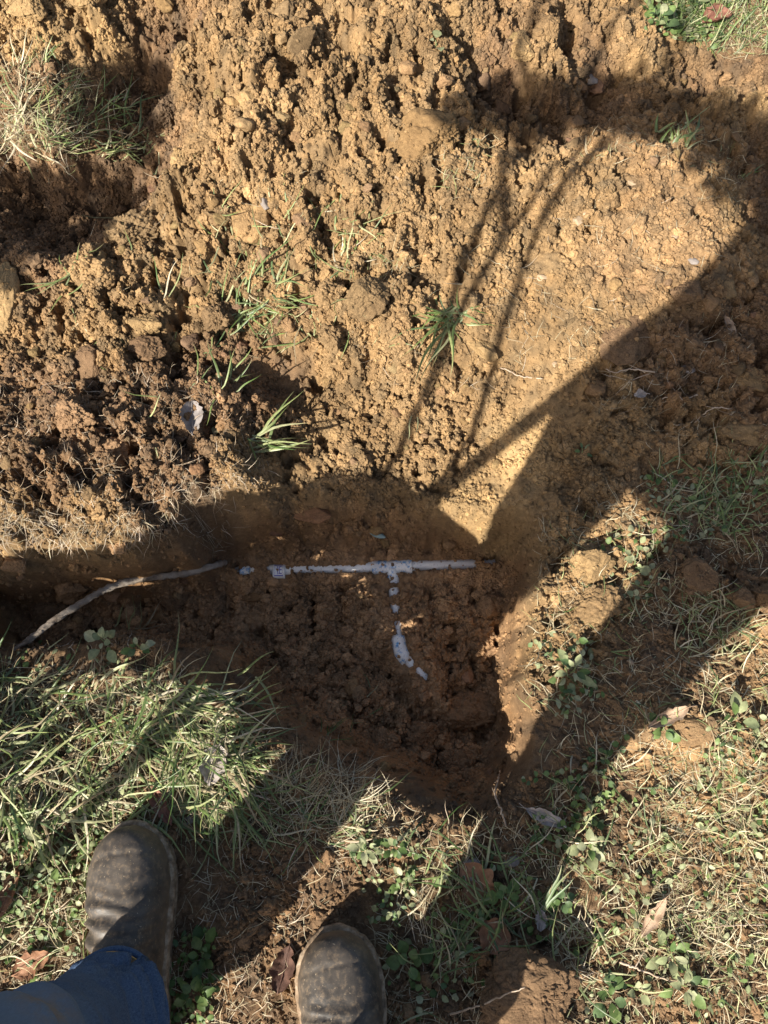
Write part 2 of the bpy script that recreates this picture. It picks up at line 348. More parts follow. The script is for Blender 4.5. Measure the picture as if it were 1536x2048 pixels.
def terrain(X, Y):
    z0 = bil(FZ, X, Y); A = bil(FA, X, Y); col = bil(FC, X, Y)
    near = 1 - sstep(0, 1.0, np.maximum(np.abs(X) - 1.3, np.maximum(-.7 - Y, Y - 2.2)))
    A = A * near + .25 * (1 - near)
    # hole: ragged outline, sloping walls, uneven floor
    rag = .014 * fbm(X * 8, Y * 8, 3, 2)
    d = poly_sd(X, Y, RP) + rag
    W = bil(FW, X, Y)
    floor = -.255 + .05 * sstep(-.30, -.45, X) + .03 * sstep(.12, -.02, Y) * sstep(-.3, 0, X)
    floor = floor + .012 * fbm(X * 11, Y * 11, 21, 3)
    def prof(d):
        q = np.clip(d / W, 0, 1); return sstep(0, 1, q) * .55 + .45 * q
    t = prof(d); zz = z0 * (1 - t) + floor * t
    d = d + np.clip(W / .08, .35, 1) * (.007 * fbm(X * 17 + zz * 9, Y * 17 - zz * 12, 5, 3) + .004 * (lumps(X / .03 + zz * 13, Y / .03 - zz * 17, 6) - .5)) * sstep(-.03, .0, d)
    t = prof(d)
    wall = np.clip(4 * t * (1 - t), 0, 1)
    inh = sstep(0, 1, t)
    z = z0 * (1 - t) + floor * t
    Aw = A * (1 - inh) + .95 * inh
    Aw = Aw * (1 - wall * np.clip(.85 - (W - .03) * 7, .3, .85))
    # lumps at five sizes, the small ones riding on the big ones
    wa = .010 * fbm(X * 38, Y * 38, 31, 3); wb = .010 * fbm(X * 38, Y * 38, 37, 3)
    fa = .0028 * fbm(X * 170, Y * 170, 33, 2); fb = .0028 * fbm(X * 170, Y * 170, 35, 2)
    qx = X + wa + fa; qy = Y + wb + fb
    rotx = qx * .8 + qy * .6; roty = -qx * .6 + qy * .8
    big = lumps(qx / .085, qy / .085, 1); b2 = lumps(rotx / .036, roty / .036, 2); b3 = lumps((qx + fa) / .0165, (qy + fb) / .0165, 3)
    b4 = lumps((rotx + fb) / .0085, (roty - fa) / .0085, 4, .55, .85)
    patch = np.clip(.85 + 1.5 * fbm(X * 5.5, Y * 5.5, 41, 3), .10, 1.9)
    cav = sstep(.32, .62, fbm(X * 26, Y * 26, 43, 3))                 # gaps between clods
    dz = .030 * (big - .5) + .023 * (b2 - .55) * (.45 + .55 * patch) + .0135 * (b3 - .6) * patch + .0074 * (b4 - .6) * (.5 + .5 * patch) - .026 * cav
    crk = np.abs(fbm(X * 24, Y * 24, 71, 3)); dz = dz - .009 * sstep(.09, .0, crk)
    turf = sstep(.62, .38, A) * (1 - inh)
    dzl = .006 * fbm(X * 30, Y * 30, 73, 4) + .003 * fbm(X * 95, Y * 95, 75, 3) + .0012 * (b4 - .5)
    out_ = np.maximum(np.maximum(-.86 - X, X - .88), np.maximum(-.34 - Y, Y - 1.74))
    f1_ = 1 - sstep(.03, .22, out_); f2_ = 1 - sstep(.15, .7, out_)       # fine relief ends where the mesh grows coarse
    dz = dz * f1_ + (.030 * (big - .5) + .023 * (b2 - .55)) * (1 - f1_) * f2_; dzl = dzl * f1_
    z = z + Aw * 1.30 * dz * (1 - turf) + turf * dzl * (.4 + A) + (.5 + .5 * A) * .012 * fbm(X * 16, Y * 16, 81, 3) * (1 - t * .4) * (1 - .6 * turf) + wall * .005 * fbm(X * 45 + z * 40, Y * 45 - z * 50, 88, 3)
    z = z + .0016 * fbm(X * 160, Y * 160, 91, 3) * f1_
    dz = dz * .6
    for q, rr0, dd0 in PITS:
        m_ = (np.abs(X - q[0]) < 3 * rr0) & (np.abs(Y - q[1]) < 3 * rr0)
        if m_.any():
            e_ = np.hypot(X[m_] - q[0] + wa[m_], (Y[m_] - q[1] + wb[m_]) * 1.15) / rr0
            z[m_] -= dd0 * sstep(1.25, .35, e_)
    # soil over and beside the pipework
    dp = np.full(X.shape, 9.0); de = np.full(X.shape, 9.0)
    for a, b in (((470,1139),(985,1126)), ((784,1135),(798,1290)), ((798,1290),(852,1358))):
        a = PP(*a); b = PP(*b); e = b - a
        tt = np.clip(((X - a[0]) * e[0] + (Y - a[1]) * e[1]) / (e @ e), 0, 1)
        dp = np.minimum(dp, np.hypot(X - a[0] - e[0] * tt, Y - a[1] - e[1] * tt))
    for a, b, r in CLEAR:
        a = PP(*a); b = PP(*b); e = b - a
        tt = np.clip(((X - a[0]) * e[0] + (Y - a[1]) * e[1]) / (e @ e), 0, 1)
        de = np.minimum(de, np.hypot(X - a[0] - e[0] * tt, Y - a[1] - e[1] * tt) - r)
    de = de + .0042 * fbm(X * 150, Y * 150, 95, 3) + .0012
    cover = PIPE_Z + PIPE_R + .0075 + .35 * dz + .0035 * fbm(X * 90, Y * 90, 96, 2)
    k = sstep(.06, .012, dp)
    z = z * (1 - k) + np.maximum(cover, np.minimum(z, cover + .012)) * k
    sunk = PIPE_Z + .0025
    z = np.where(de < .007, np.minimum(z, sunk + (z - sunk) * sstep(-.0005, .006, de)), z)
    # colours: floor brown brightened in place of light inside the hole, ruddy on its cut walls
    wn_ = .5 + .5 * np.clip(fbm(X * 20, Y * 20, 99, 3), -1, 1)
    cfl = np.array(FLR_LIFT) * (.85 + .35 * wn_[..., None])
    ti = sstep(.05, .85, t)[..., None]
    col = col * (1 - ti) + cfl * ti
    wl = (wall * .7 * sstep(.15, .6, t))[..., None]
    col = col * (1 - wl) + np.array(RED) * wl
    hum = (sstep(.012, .0, d) * sstep(-.05, -.01, d) * .35 * sstep(.4, .1, A))[..., None]
    mot = (np.clip(fbm(X * 30, Y * 30, 103, 3), -1, 1) * f1_)[..., None]
    mo2 = (np.clip(fbm(X * 6, Y * 6, 113, 2), -1, 1) * f2_)[..., None]; col = col * (1 + .24 * mot) * (1 + .22 * mo2) + np.array([.02, .006, -.004]) * mot
    far = (1 - near)[..., None]
    col = col * (1 - far) + np.array([.10, .11, .045]) * far
    return z, col, t, A

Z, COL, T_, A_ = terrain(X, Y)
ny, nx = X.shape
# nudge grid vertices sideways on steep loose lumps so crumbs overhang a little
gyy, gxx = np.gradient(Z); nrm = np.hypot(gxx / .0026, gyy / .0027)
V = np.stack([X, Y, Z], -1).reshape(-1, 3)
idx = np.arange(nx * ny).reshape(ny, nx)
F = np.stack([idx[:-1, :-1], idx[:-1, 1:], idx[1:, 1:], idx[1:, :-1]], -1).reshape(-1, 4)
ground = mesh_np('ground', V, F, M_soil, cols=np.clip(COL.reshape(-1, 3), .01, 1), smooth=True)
tag(ground, kind='structure')

def hz(x, y):
    x = np.asarray(x, float); y = np.asarray(y, float)
    i = np.clip(np.searchsorted(AX, x) - 1, 0, nx - 2); j = np.clip(np.searchsorted(AY, y) - 1, 0, ny - 2)
    fu = np.clip((x - AX[i]) / (AX[i + 1] - AX[i]), 0, 1); fv = np.clip((y - AY[j]) / (AY[j + 1] - AY[j]), 0, 1)
    return (Z[j, i] * (1 - fu) + Z[j, i + 1] * fu) * (1 - fv) + (Z[j + 1, i] * (1 - fu) + Z[j + 1, i + 1] * fu) * fv
def gcol(x, y):
    i = np.clip(np.searchsorted(AX, x) - 1, 0, nx - 2); j = np.clip(np.searchsorted(AY, y) - 1, 0, ny - 2)
    return COL[j, i]
def gval(Fd, x, y):
    i = np.clip(np.searchsorted(AX, x) - 1, 0, nx - 2); j = np.clip(np.searchsorted(AY, y) - 1, 0, ny - 2)
    return Fd[j, i]
def P(px, py):
    """where the sight line of a photo pixel meets the ground"""
    z = np.zeros(np.shape(px))
    for _ in range(14):
        g = G(px, py, z); z = z * .4 + .6 * hz(g[..., 0], g[..., 1])
    g = G(px, py, z); g[..., 2] = hz(g[..., 0], g[..., 1]); return g
def ppm(p):
    """photo pixels per metre at a point"""
    d = np.asarray(p) - np.array([0, 0, CAM_H]); return FPX / (d @ _fw)

# ------------------------------------------------------------------ loose crumbs (stuff)
def scatter_rocks(name, pts, size, sub, seed, kind_mat, cols, sink=.25, rough=.28):
    r = np.random.default_rng(seed)
    v, f = ico(sub); n = len(pts); R = rot_rand(n, r)
    vars_ = []
    for k in range(24):
        j = r.normal(size=v.shape) * rough * (.8 if sub == 0 else .0)
        w = v * (1 + j.mean(1, keepdims=True))
        if sub > 0: w = w * (.72 + .5 * lumps3(v * 1.6 + 9 * k, k)[:, None] + .16 * r.normal(size=(len(v), 1)))
        vars_.append(w * (1 + .3 * r.normal(size=3)).clip(.55, 1.5))
    vars_ = np.array(vars_)
    vv = vars_[r.integers(0, 24, n)] * size[:, None, None]
    vv = np.einsum('nij,nkj->nki', R, vv)
    vv = vv + pts[:, None, :]; vv[..., 2] += (size * (1 - 2 * sink) * .6)[:, None]
    ff = f[None] + (np.arange(n) * len(v))[:, None, None]
    cc = np.repeat(cols[:, None, :], len(v), 1) * (1 + .12 * r.normal(size=(n, 1, 1)))
    return mesh_np(name, vv.reshape(-1, 3), ff.reshape(-1, 3), kind_mat, cols=np.clip(cc.reshape(-1, 3), .01, 1), smooth=False)

def loose_points(n, r, lo=(-.86, -.3), hi=(.88, 1.72)):
    x = r.uniform(lo[0], hi[0], n); y = r.uniform(lo[1], hi[1], n)
    keep = np.abs(x) < .53 + .26 * (y + .3)
    x, y = x[keep], y[keep]
    t = gval(T_, x, y); A = gval(A_, x, y)
    wall = 4 * t * (1 - t)
    dens = np.where(t > .6, .8, np.clip(A, .22, 1)) * (1 - .45 * wall)
    k = r.random(len(x)) < dens * np.clip(.7 + .9 * fbm(x * 9, y * 9, 7, 2), .1, 1)
    x, y = x[k], y[k]
    return np.stack([x, y, hz(x, y)], -1)
def off_pipe(p, m):
    d = np.full(len(p), 9.)
    for a, b, r_ in CLEAR:
        a = PP(*a); b = PP(*b); e = b - a
        tt = np.clip(((p[:, 0] - a[0]) * e[0] + (p[:, 1] - a[1]) * e[1]) / (e @ e), 0, 1)
        d = np.minimum(d, np.hypot(p[:, 0] - a[0] - e[0] * tt, p[:, 1] - a[1] - e[1] * tt) - r_)
    return p[d > m]
def crumb_field(name, pts, size, cols, seed, sub, label):
    """crumbs as instances: a cloud of points carrying size, turn and colour, each grown into a rough pellet"""
    r = np.random.default_rng(seed); n = len(pts)
    me = bpy.data.meshes.new(name); me.vertices.add(n)
    pts = pts.copy(); pts[:, 2] += size * .25
    me.vertices.foreach_set('co', pts.astype(np.float32).ravel())
    sc = size[:, None] * np.clip(1 + .28 * r.normal(size=(n, 3)), .5, 1.6)
    for nm, typ, key, arr in (('turn', 'FLOAT_VECTOR', 'vector', r.uniform(0, 6.28, (n, 3))), ('grow', 'FLOAT_VECTOR', 'vector', sc), ('icol', 'FLOAT_COLOR', 'color', np.hstack([np.clip(cols * (1 + .13 * r.normal(size=(n, 1))), .01, 1), np.ones((n, 1))]))):
        a = me.attributes.new(nm, typ, 'POINT'); a.data.foreach_set(key, arr.astype(np.float32).ravel())
    ob = bpy.data.objects.new(name, me); C.objects.link(ob)
    ng = bpy.data.node_groups.new(name, 'GeometryNodeTree')
    ng.interface.new_socket('Geometry', in_out='INPUT', socket_type='NodeSocketGeometry'); ng.interface.new_socket('Geometry', in_out='OUTPUT', socket_type='NodeSocketGeometry')
    A = ng.nodes.new; Lk = ng.links.new
    gi, go = A('NodeGroupInput'), A('NodeGroupOutput'); io = A('GeometryNodeInstanceOnPoints'); jg = A('GeometryNodeGeometryToInstance')
    for k in range(5):
        ic = A('GeometryNodeMeshIcoSphere'); ic.inputs['Radius'].default_value = 1; ic.inputs['Subdivisions'].default_value = sub
        sp = A('GeometryNodeSetPosition'); nz = A('ShaderNodeTexNoise'); nz.noise_dimensions = '4D'; nz.inputs['W'].default_value = 3.1 * k + seed
        nz.inputs['Scale'].default_value = 1.1; nz.inputs['Detail'].default_value = 3; nz.inputs['Roughness'].default_value = .75
        nr = A('GeometryNodeInputNormal'); vm = A('ShaderNodeVectorMath'); vm.operation = 'SCALE'
        mt = A('ShaderNodeMath'); mt.operation = 'MULTIPLY_ADD'; mt.inputs[1].default_value = 2.6; mt.inputs[2].default_value = -1.35
        sm = A('GeometryNodeSetMaterial'); sm.inputs['Material'].default_value = M_crumb
        Lk(nz.outputs[0], mt.inputs[0]); Lk(nr.outputs[0], vm.inputs[0]); Lk(mt.outputs[0], vm.inputs['Scale'])
        Lk(ic.outputs['Mesh'], sp.inputs['Geometry']); Lk(vm.outputs[0], sp.inputs['Offset']); Lk(sp.outputs[0], sm.inputs[0]); Lk(sm.outputs[0], jg.inputs[0])
    def attr(nm, ty):
        q = A('GeometryNodeInputNamedAttribute'); q.data_type = ty; q.inputs['Name'].default_value = nm; return q.outputs[0]
    Lk(gi.outputs[0], io.inputs['Points']); Lk(jg.outputs[0], io.inputs['Instance']); io.inputs['Pick Instance'].default_value = True
    rv = A('FunctionNodeRandomValue'); rv.data_type = 'INT'
    mx_ = [q for q in rv.inputs if q.name == 'Max' and q.type == 'INT'][0]; mx_.default_value = 4
    mn_ = [q for q in rv.inputs if q.name == 'Min' and q.type == 'INT'][0]; mn_.default_value = 0
    ro = [q for q in rv.outputs if q.type == 'INT'][0]
    Lk(ro, io.inputs['Instance Index'])
    Lk(attr('turn', 'FLOAT_VECTOR'), io.inputs['Rotation']); Lk(attr('grow', 'FLOAT_VECTOR'), io.inputs['Scale']); Lk(io.outputs[0], go.inputs[0])
    ob.modifiers.new('crumbs', 'NODES').node_group = ng
    return tag(ob, label, 'soil crumbs', kind='stuff')
M_crumb = soil_material('crumb_soil', .7)
for n_ in M_crumb.node_tree.nodes:
    if n_.type == 'ATTRIBUTE': n_.attribute_type = 'INSTANCER'; n_.attribute_name = 'icol'
r = np.random.default_rng(11)
p = off_pipe(loose_points(520000, r), .0005)
_pp = []
for a_, b_, n_ in (((600,1142),(940,1127),26), ((742,1134),(826,1132),9), ((786,1150),(797,1290),16), ((797,1285),(812,1325),3), ((550,1143),(566,1142),1)):
    a_ = PP(*a_); b_ = PP(*b_); t_ = r.random(n_)[:, None]; o_ = r.uniform(-.010, .010, n_); e_ = (b_ - a_) / np.linalg.norm(b_ - a_)
    q_ = a_ + (b_ - a_) * t_ + o_[:, None] * np.array([-e_[1], e_[0]])
    _pp.append(np.column_stack([q_, PIPE_Z + np.sqrt(np.maximum(1e-6, .0125 ** 2 - o_ ** 2))]))
p = np.vstack([p] + _pp)
crumb_field('soil_crumbs', p, .0014 + .0030 * r.random(len(p)) ** 2.2, gcol(p[:, 0], p[:, 1]) * 1.04, 1, 2, 'fine crumbs of ochre and brown soil strewn over the dug earth')
p = off_pipe(loose_points(26000, r), .005)
crumb_field('soil_lumps', p, .0035 + .0058 * r.random(len(p)) ** 2.2, gcol(p[:, 0], p[:, 1]) * 1.04, 2, 3, 'hazelnut sized lumps of loose soil over heap and hole floor')

# ------------------------------------------------------------------ clods
def clod_mesh(name, a, b, c, sub, seed, flat=None, crumb=1.0, col=OCH):
    r = np.random.default_rng(seed)
    v, f = ico(sub); v = v.astype(np.float64)
    off = r.uniform(-50, 50, 3)
    q = v + .3 * np.stack([lumps3(v * 1.6 + off + k * 7, seed + k) - .5 for k in range(3)], -1)
    rad = np.full(len(v), 1.0)
    for _ in range(11):                              # broken faces
        n_ = r.normal(size=3); n_ /= np.linalg.norm(n_); dd = r.uniform(.52, .82)
        dn = (v + .10 * (q - v)) @ n_
        rad = np.where(dn > .05, np.minimum(rad, dd / np.maximum(dn, .05)), rad)
    q2 = q + .08 * np.stack([lumps3(v * 7 + off + k * 5, seed + 20 + k) - .5 for k in range(3)], -1)
    rad = rad * (.86 + .22 * lumps3(q * 1.5 + off, seed + 5)) + crumb * (.26 * (lumps3(q2 * 3.0 + off, seed + 6) - .6) + .19 * (lumps3(q2 * 6.0 + off, seed + 7) - .6) + (.11 * (lumps3(q2 * 12 + off, seed + 8) - .6) if sub > 3 else 0))
    rad = rad + .035 * (lumps3(q2 * 9 + off, seed + 12) - .5)
    w = v * rad[:, None] * np.array([a, b, c])
    if flat:
        for nx_, ny_, nz_, dd in flat:               # faces sheared off by the spade
            n_ = np.array([nx_, ny_, nz_], float); n_ /= np.linalg.norm(n_)
            over = w @ n_ - dd
            k = over > 0
            w[k] -= n_ * (over[k] * .90)[:, None]
    cc = np.array(col) * (.82 + .3 * lumps3(q * 2 + off, seed + 9))[:, None]
    o = mesh_np(name, w, f, M_clod, cols=np.clip(cc, .01, 1))
    return o

def put_clod(px, py, w, h, label, seed, group=None, flat=None, crumb=1.0, up=.6, sink=.3, col=None, rz=None, name='soil_clod', cat='clod', sub=5):
    g = P(px, py); m = ppm(g)
    a, b = w / m / 2, h / m / 2; c = min(a, b) * up * 1.2
    cc = col if col is not None else gcol(g[0], g[1])
    o = clod_mesh(name, a, b, c, sub, seed, flat, crumb, cc)
    o.location = (g[0], g[1], g[2] + c * (1 - 2 * sink)); o.rotation_euler = (0, 0, math.radians(rz or 0))
    if crumb > .25:
        me = o.data; vv = np.empty(len(me.vertices) * 3, np.float32); me.vertices.foreach_get('co', vv); vv = vv.reshape(-1, 3)
        up_ = np.nonzero(vv[:, 2] > -.1 * c)[0]; rr = np.random.default_rng(seed)
        k = rr.choice(up_, min(len(up_), int(60 * crumb * (a + b) / .06)))
        ca, sa = math.cos(o.rotation_euler[2]), math.sin(o.rotation_euler[2])
        q = vv[k] @ np.array([[ca, sa, 0], [-sa, ca, 0], [0, 0, 1]]) + np.array(o.location)
        CLOD_CRUMBS.append(np.hstack([q, np.tile(np.array(cc)[None], (len(q), 1))]))
    return tag(o, label, cat, group)

CLOD_CRUMBS = []
BIG = [
 # px, py, width, height, label, kwargs
 (505,187,80,62,'smooth ochre clod with a dark gap on its right, left of the tall sheared slab',dict(crumb=.35,up=.8,rz=20,col=YEL)),
 (606,118,52,100,'tall narrow slab of soil with a spade-sheared face, upper heap',dict(crumb=.45,up=.9,rz=-25,flat=[(.7,-.2,.7,.012)])),
 (845,270,185,135,'broad smooth-faced block of ochre soil at the centre of the upper heap, largest clod there',dict(crumb=.7,up=.45,rz=-12,flat=[(-.25,-.5,.85,.028)],col=(.215,.140,.070),sink=.42)),
 (502,462,92,100,'rounded smooth clod with a grey stone chip on top, above the green tufts',dict(crumb=.3,up=.8,flat=[(.1,-.4,.9,.026)])),
 (1042,100,60,92,'cracked ochre lump split by a dark fissure, top of the heap right of centre',dict(crumb=.5,up=.7,rz=12,col=YEL)),
 (1092,70,64,80,'upright lump right of the split clod at the top of the heap',dict(crumb=.55,up=.7,rz=-10)),
 (1130,160,90,50,'flattish crusted lump below the split clods at the heap top',dict(crumb=.7,up=.6)),
 (60,25,80,66,'yellow lump of clay at the top left corner of the photo',dict(crumb=.4,up=.7,col=YEL)),
 (190,30,100,70,'wide yellow clay lump on the top edge right of the corner lump',dict(crumb=.5,up=.7,col=YEL,rz=15)),
 (372,345,66,90,'yellowish ledge-like lump beside the shaded hollow at upper left',dict(crumb=.45,up=.8,col=YEL,rz=-15,sink=.2)),
 (415,290,110,70,'long crumbly ridge clod right of the upper left grass sod',dict(crumb=.9,up=.6,rz=20)),
 (345,240,70,84,'crumbly clod overhanging the shaded grass at upper left',dict(crumb=.9,up=.8)),
 (262,480,125,92,'crusty heart-shaped clod standing in the left hollow, brightest clod there',dict(crumb=1.0,up=.7,sink=.2)),
 (200,545,84,70,'crusty clod leaning on the heart-shaped clod in the left hollow',dict(crumb=1.0,up=.7)),
 (292,655,104,60,'curved shell-like crust of pale clay with a dark hollow below, left of the grass tuft',dict(crumb=.3,up=.8,rz=-8,col=YEL)),
 (290,700,92,70,'dark smooth clod tucked under the curved clay crust',dict(crumb=.35,up=.6,col=BRN)),
 (192,735,84,78,'spade-sheared brown block with a flat face, left of the dark smooth clod',dict(crumb=.35,up=.7,flat=[(-.5,-.3,.8,.016)],col=BRN,rz=30)),
 (14,600,60,170,'tall smooth ochre clod cut by the left edge of the photo',dict(crumb=.35,up=.7,col=YEL)),
 (668,690,56,64,'round crumbly ball of soil perched right of the grass tuft, above the cut slope',dict(crumb=.9,up=1.,sink=.1)),
 (733,610,110,96,'bulky smooth-sided lump between the grass tuft and the drooping leek-like tuft',dict(crumb=.45,up=.8,rz=25,flat=[(.5,-.5,.7,.03)])),
 (660,600,60,60,'crumbly lump touching the left side of the bulky smooth-sided lump',dict(crumb=.9,up=.8)),
 (440,640,60,76,'upright crumbly clod just left of the green grass tuft',dict(crumb=1.,up=.9)),
 (350,330,40,60,'',None),
 (262,605,56,44,'flat chip of soil below the heart-shaped clod',dict(crumb=.6,up=.5)),
 (150,840,90,70,'knobbly clod with hanging rootlets on the left sod, upper of two',dict(crumb=1.1,up=.8,col=(.27,.175,.105))),
 (195,905,120,80,'broad knobbly clod with hanging rootlets on the left sod, lower of two',dict(crumb=1.1,up=.6,col=(.27,.175,.105))),
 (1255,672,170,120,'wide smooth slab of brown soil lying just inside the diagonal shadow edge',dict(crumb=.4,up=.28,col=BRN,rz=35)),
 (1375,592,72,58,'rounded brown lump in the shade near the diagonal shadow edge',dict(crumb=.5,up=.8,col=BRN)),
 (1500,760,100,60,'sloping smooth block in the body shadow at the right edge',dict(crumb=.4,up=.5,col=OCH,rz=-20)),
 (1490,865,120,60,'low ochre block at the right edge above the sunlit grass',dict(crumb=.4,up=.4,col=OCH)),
 (1395,1150,78,72,'flat-topped dark clod on the shaded lawn beside the sunlit weeds',dict(crumb=.4,up=.6,col=BRN,flat=[(-.3,-.2,.9,.016)])),
 (1484,1203,50,48,'left of two round balls of soil near the right edge',dict(crumb=.3,up=1.,col=BRN,sink=.15)),
 (1520,1195,54,54,'right of two round balls of soil near the right edge',dict(crumb=.35,up=1.,col=BRN,sink=.15)),
 (1405,1165,1,1,'',None),
 (1375,1462,120,56,'smooth tan hump of earth catching the sun beside the shaded lawn at right',dict(crumb=.3,up=.5,col=TAN,sink=.4)),
 (1050,1985,215,150,'big cracked brown lump of earth at the bottom edge right of the right boot',dict(crumb=.55,up=.4,col=BRN,sink=.35,sub=6)),
 (935,1425,110,92,'largest damp clod on the hole floor, lower right corner',dict(crumb=.7,up=.6,col=PIT_LIFT)),
 (905,1262,84,50,'reddish flat clod on the hole floor right of the vertical pipe',dict(crumb=.5,up=.5,col=RED)),
 (845,1470,72,60,'damp clod on the hole floor below the end of the vertical pipe',dict(crumb=.9,up=.7,col=PIT_LIFT)),
 (985,1215,56,62,'damp rounded clod against the right wall of the hole',dict(crumb=.6,up=.8,col=PIT_LIFT)),
 (905,1520,80,58,'damp clod at the foot of the near slope of the hole',dict(crumb=.9,up=.7,col=PIT_LIFT)),
 (770,1480,60,52,'small damp clod left of the clod below the pipe end',dict(crumb=.9,up=.7,col=PIT_LIFT)),
 (62,1190,90,76,'cracked brown block in the trench at the left edge, above the root',dict(crumb=.6,up=.7,col=BRN)),
 (36,1130,60,50,'round lump beneath the overhanging sod at the left edge of the trench',dict(crumb=.6,up=.8,col=PIT_LIFT)),
 (128,1168,66,56,'smooth lump in the trench right of the cracked brown block',dict(crumb=.5,up=.8,col=PIT_LIFT)),
 (245,1100,60,40,'lump under the sod edge above the long root',dict(crumb=.6,up=.7,col=PIT_LIFT)),
 (345,1205,74,44,'pale-topped smooth clod in the trench beneath the long root',dict(crumb=.35,up=.5,col=BRN)),
 (505,1190,60,30,'smooth reddish clod on the hole floor under the coupling',dict(crumb=.35,up=.5,col=RED)),
 (620,1030,90,42,'smooth reddish cut block in the far wall of the hole',dict(crumb=.25,up=.5,col=(.27,.15,.085))),
 (1180,1130,110,70,'layered sunlit clod on the right rim of the hole, upper of two',dict(crumb=.5,up=.6,col=YEL,rz=35)),
 (1200,1215,120,90,'crumbly sunlit clod on the right rim of the hole, lower of two',dict(crumb=.9,up=.6,col=OCH,rz=30)),
 (960,695,96,50,'smooth lip of clay below the drooping leek-like tuft',dict(crumb=.25,up=.6,col=YEL,rz=-35)),
 (1030,530,100,70,'',None),
]
sd_ = 100
for px_, py_, w_, h_, lab_, kw_ in BIG:
    sd_ += 3
    if kw_ is None: continue
    put_clod(px_, py_, w_, h_, lab_, sd_, **kw_)

protos = []
for k in range(14):
    o = clod_mesh('soil_clod', 1, .85 + .03 * (k % 5), .75, 3, 500 + k, None, .6 + .06 * (k % 8), (1, 1, 1))
    me = o.data; bpy.data.objects.remove(o); protos.append(me)
M_var = {}
def clod_mat(c):
    k = tuple(round(x / .02) for x in c)
    if k not in M_var:
        m = M_clod.copy(); nt = m.node_tree
        at = [n for n in nt.nodes if n.type == 'ATTRIBUTE'][0]
        mm = N(nt, 'ShaderNodeMix'); mm.data_type = 'RGBA'; mm.blend_type = 'MULTIPLY'; mm.inputs[0].default_value = 1
        mm.inputs[7].default_value = (*[x * .02 for x in k], 1)
        tgt = [l.to_socket for l in at.outputs['Color'].links]
        nt.links.new(at.outputs['Color'], mm.inputs[6])
        for t in tgt: nt.links.new(mm.outputs[2], t)
        M_var[k] = m
    return M_var[k]
ZONES = [  # polygon-ish boxes in photo pixels, how many, pixel size range, label, group
 ((330,20,1180,330),85,(22,46),'rough ochre clod of crumbly soil in the sunlit spoil heap along the top','clods of the upper spoil heap'),
 ((190,380,760,700),52,(20,44),'crumbly clod among the grass clumps of the sunlit left spoil','clods of the left spoil'),
 ((10,700,480,1000),34,(18,38),'brown rooty clod on the turned sod left of the hole','clods on the turned sod'),
 ((620,720,1000,960),26,(16,30),'small clod on the sunlit slope running down into the hole','clods on the cut slope'),
 ((1180,520,1530,880),34,(18,44),'brown clod of loose earth in the body shadow right of the hole','clods in the body shadow'),
 ((440,1060,1000,1560),44,(18,42),'damp dark brown clod on the floor of the hole','damp clods on the hole floor'),
 ((0,1110,420,1250),16,(20,44),'damp clod in the narrow trench at the left','damp clods in the trench'),
 ((1060,160,1530,330),22,(20,44),'brown clod in the shaded hollow behind the right slab of earth','clods in the shaded hollow'),
]
LANDMARKS = [(505,187,'the smooth ochre clod with the dark gap'),(606,118,'the tall sheared slab'),(845,270,'the broad smooth-faced block'),(502,462,'the clod with the stone chip'),(1042,100,'the split lump at the heap top'),(1130,160,'the flattish crusted lump'),(190,30,'the wide yellow clay lump'),(372,345,'the yellowish ledge-like lump'),(415,290,'the crumbly ridge clod'),
 (262,480,'the heart-shaped clod'),(292,655,'the curved clay crust'),(192,735,'the spade-sheared brown block'),(668,690,'the round crumbly ball'),(733,610,'the bulky smooth-sided lump'),(150,840,'the upper knobbly clod'),(195,905,'the lower knobbly clod'),(1255,672,'the wide smooth brown slab'),(1375,592,'the rounded brown lump in shade'),(1490,865,'the low ochre block'),
 (935,1425,'the largest damp clod'),(905,1262,'the reddish flat clod'),(785,1135,'the tee junction'),(800,1300,'the pipe elbow'),(558,1143,'the printed coupling'),(905,1520,'the damp clod at the near slope'),(985,1215,'the clod against the right wall'),(62,1190,'the cracked brown trench block'),(250,1160,'the long grey root'),(492,650,'the tallest green tuft'),(545,590,'the right-leaning green tuft'),
 (905,640,'the drooping leek-like tuft'),(508,885,'the splayed tuft on the sod corner'),(1345,285,'the bright short tuft'),(690,510,'the thin yellowing tuft'),(262,300,'the grass tuft lying beside the upper left sod'),(388,838,'the curled grey leaf'),(1156,444,'the rounded pale pebble'),(1018,323,'the oval pale pebble'),(793,361,'the whitish pebble'),(600,845,'the pebble on the shaded corner'),(620,1030,'the smooth reddish cut block'),(755,1068,'the bluish green flake'),(1270,738,'the upper branched root'),(1350,800,'the lower branched root'),(1172,190,'the dark grey stone'),(30,600,'the tall ochre clod at the left edge'),(660,1470,'the wisp of grass in the hole'),(445,765,'the sparse dark tuft'),(1455,660,'the thin tan leaf'),(960,695,'the smooth clay lip')]
USED = set()
def place_label(px_, py_, size_word, kind_words):
    near = sorted(LANDMARKS, key=lambda q: math.hypot(q[0] - px_, q[1] - py_))[:8]
    for lx, ly, ph in near:
        dx, dy = px_ - lx, py_ - ly; ds = math.hypot(dx, dy)
        if ds < 14 or ds > 260: continue
        dr = ('right of' if dx > 0 else 'left of') if abs(dx) > 2 * abs(dy) else (('above' if dy < 0 else 'below') if abs(dy) > 2 * abs(dx) else (('above right of' if dx > 0 else 'above left of') if dy < 0 else ('below right of' if dx > 0 else 'below left of')))
        lab = f"{size_word} {kind_words} {'close' if ds < 60 else 'some way'} {dr} {ph}"
        if lab not in USED and len(lab.split()) <= 16:
            USED.add(lab); return lab
    return None
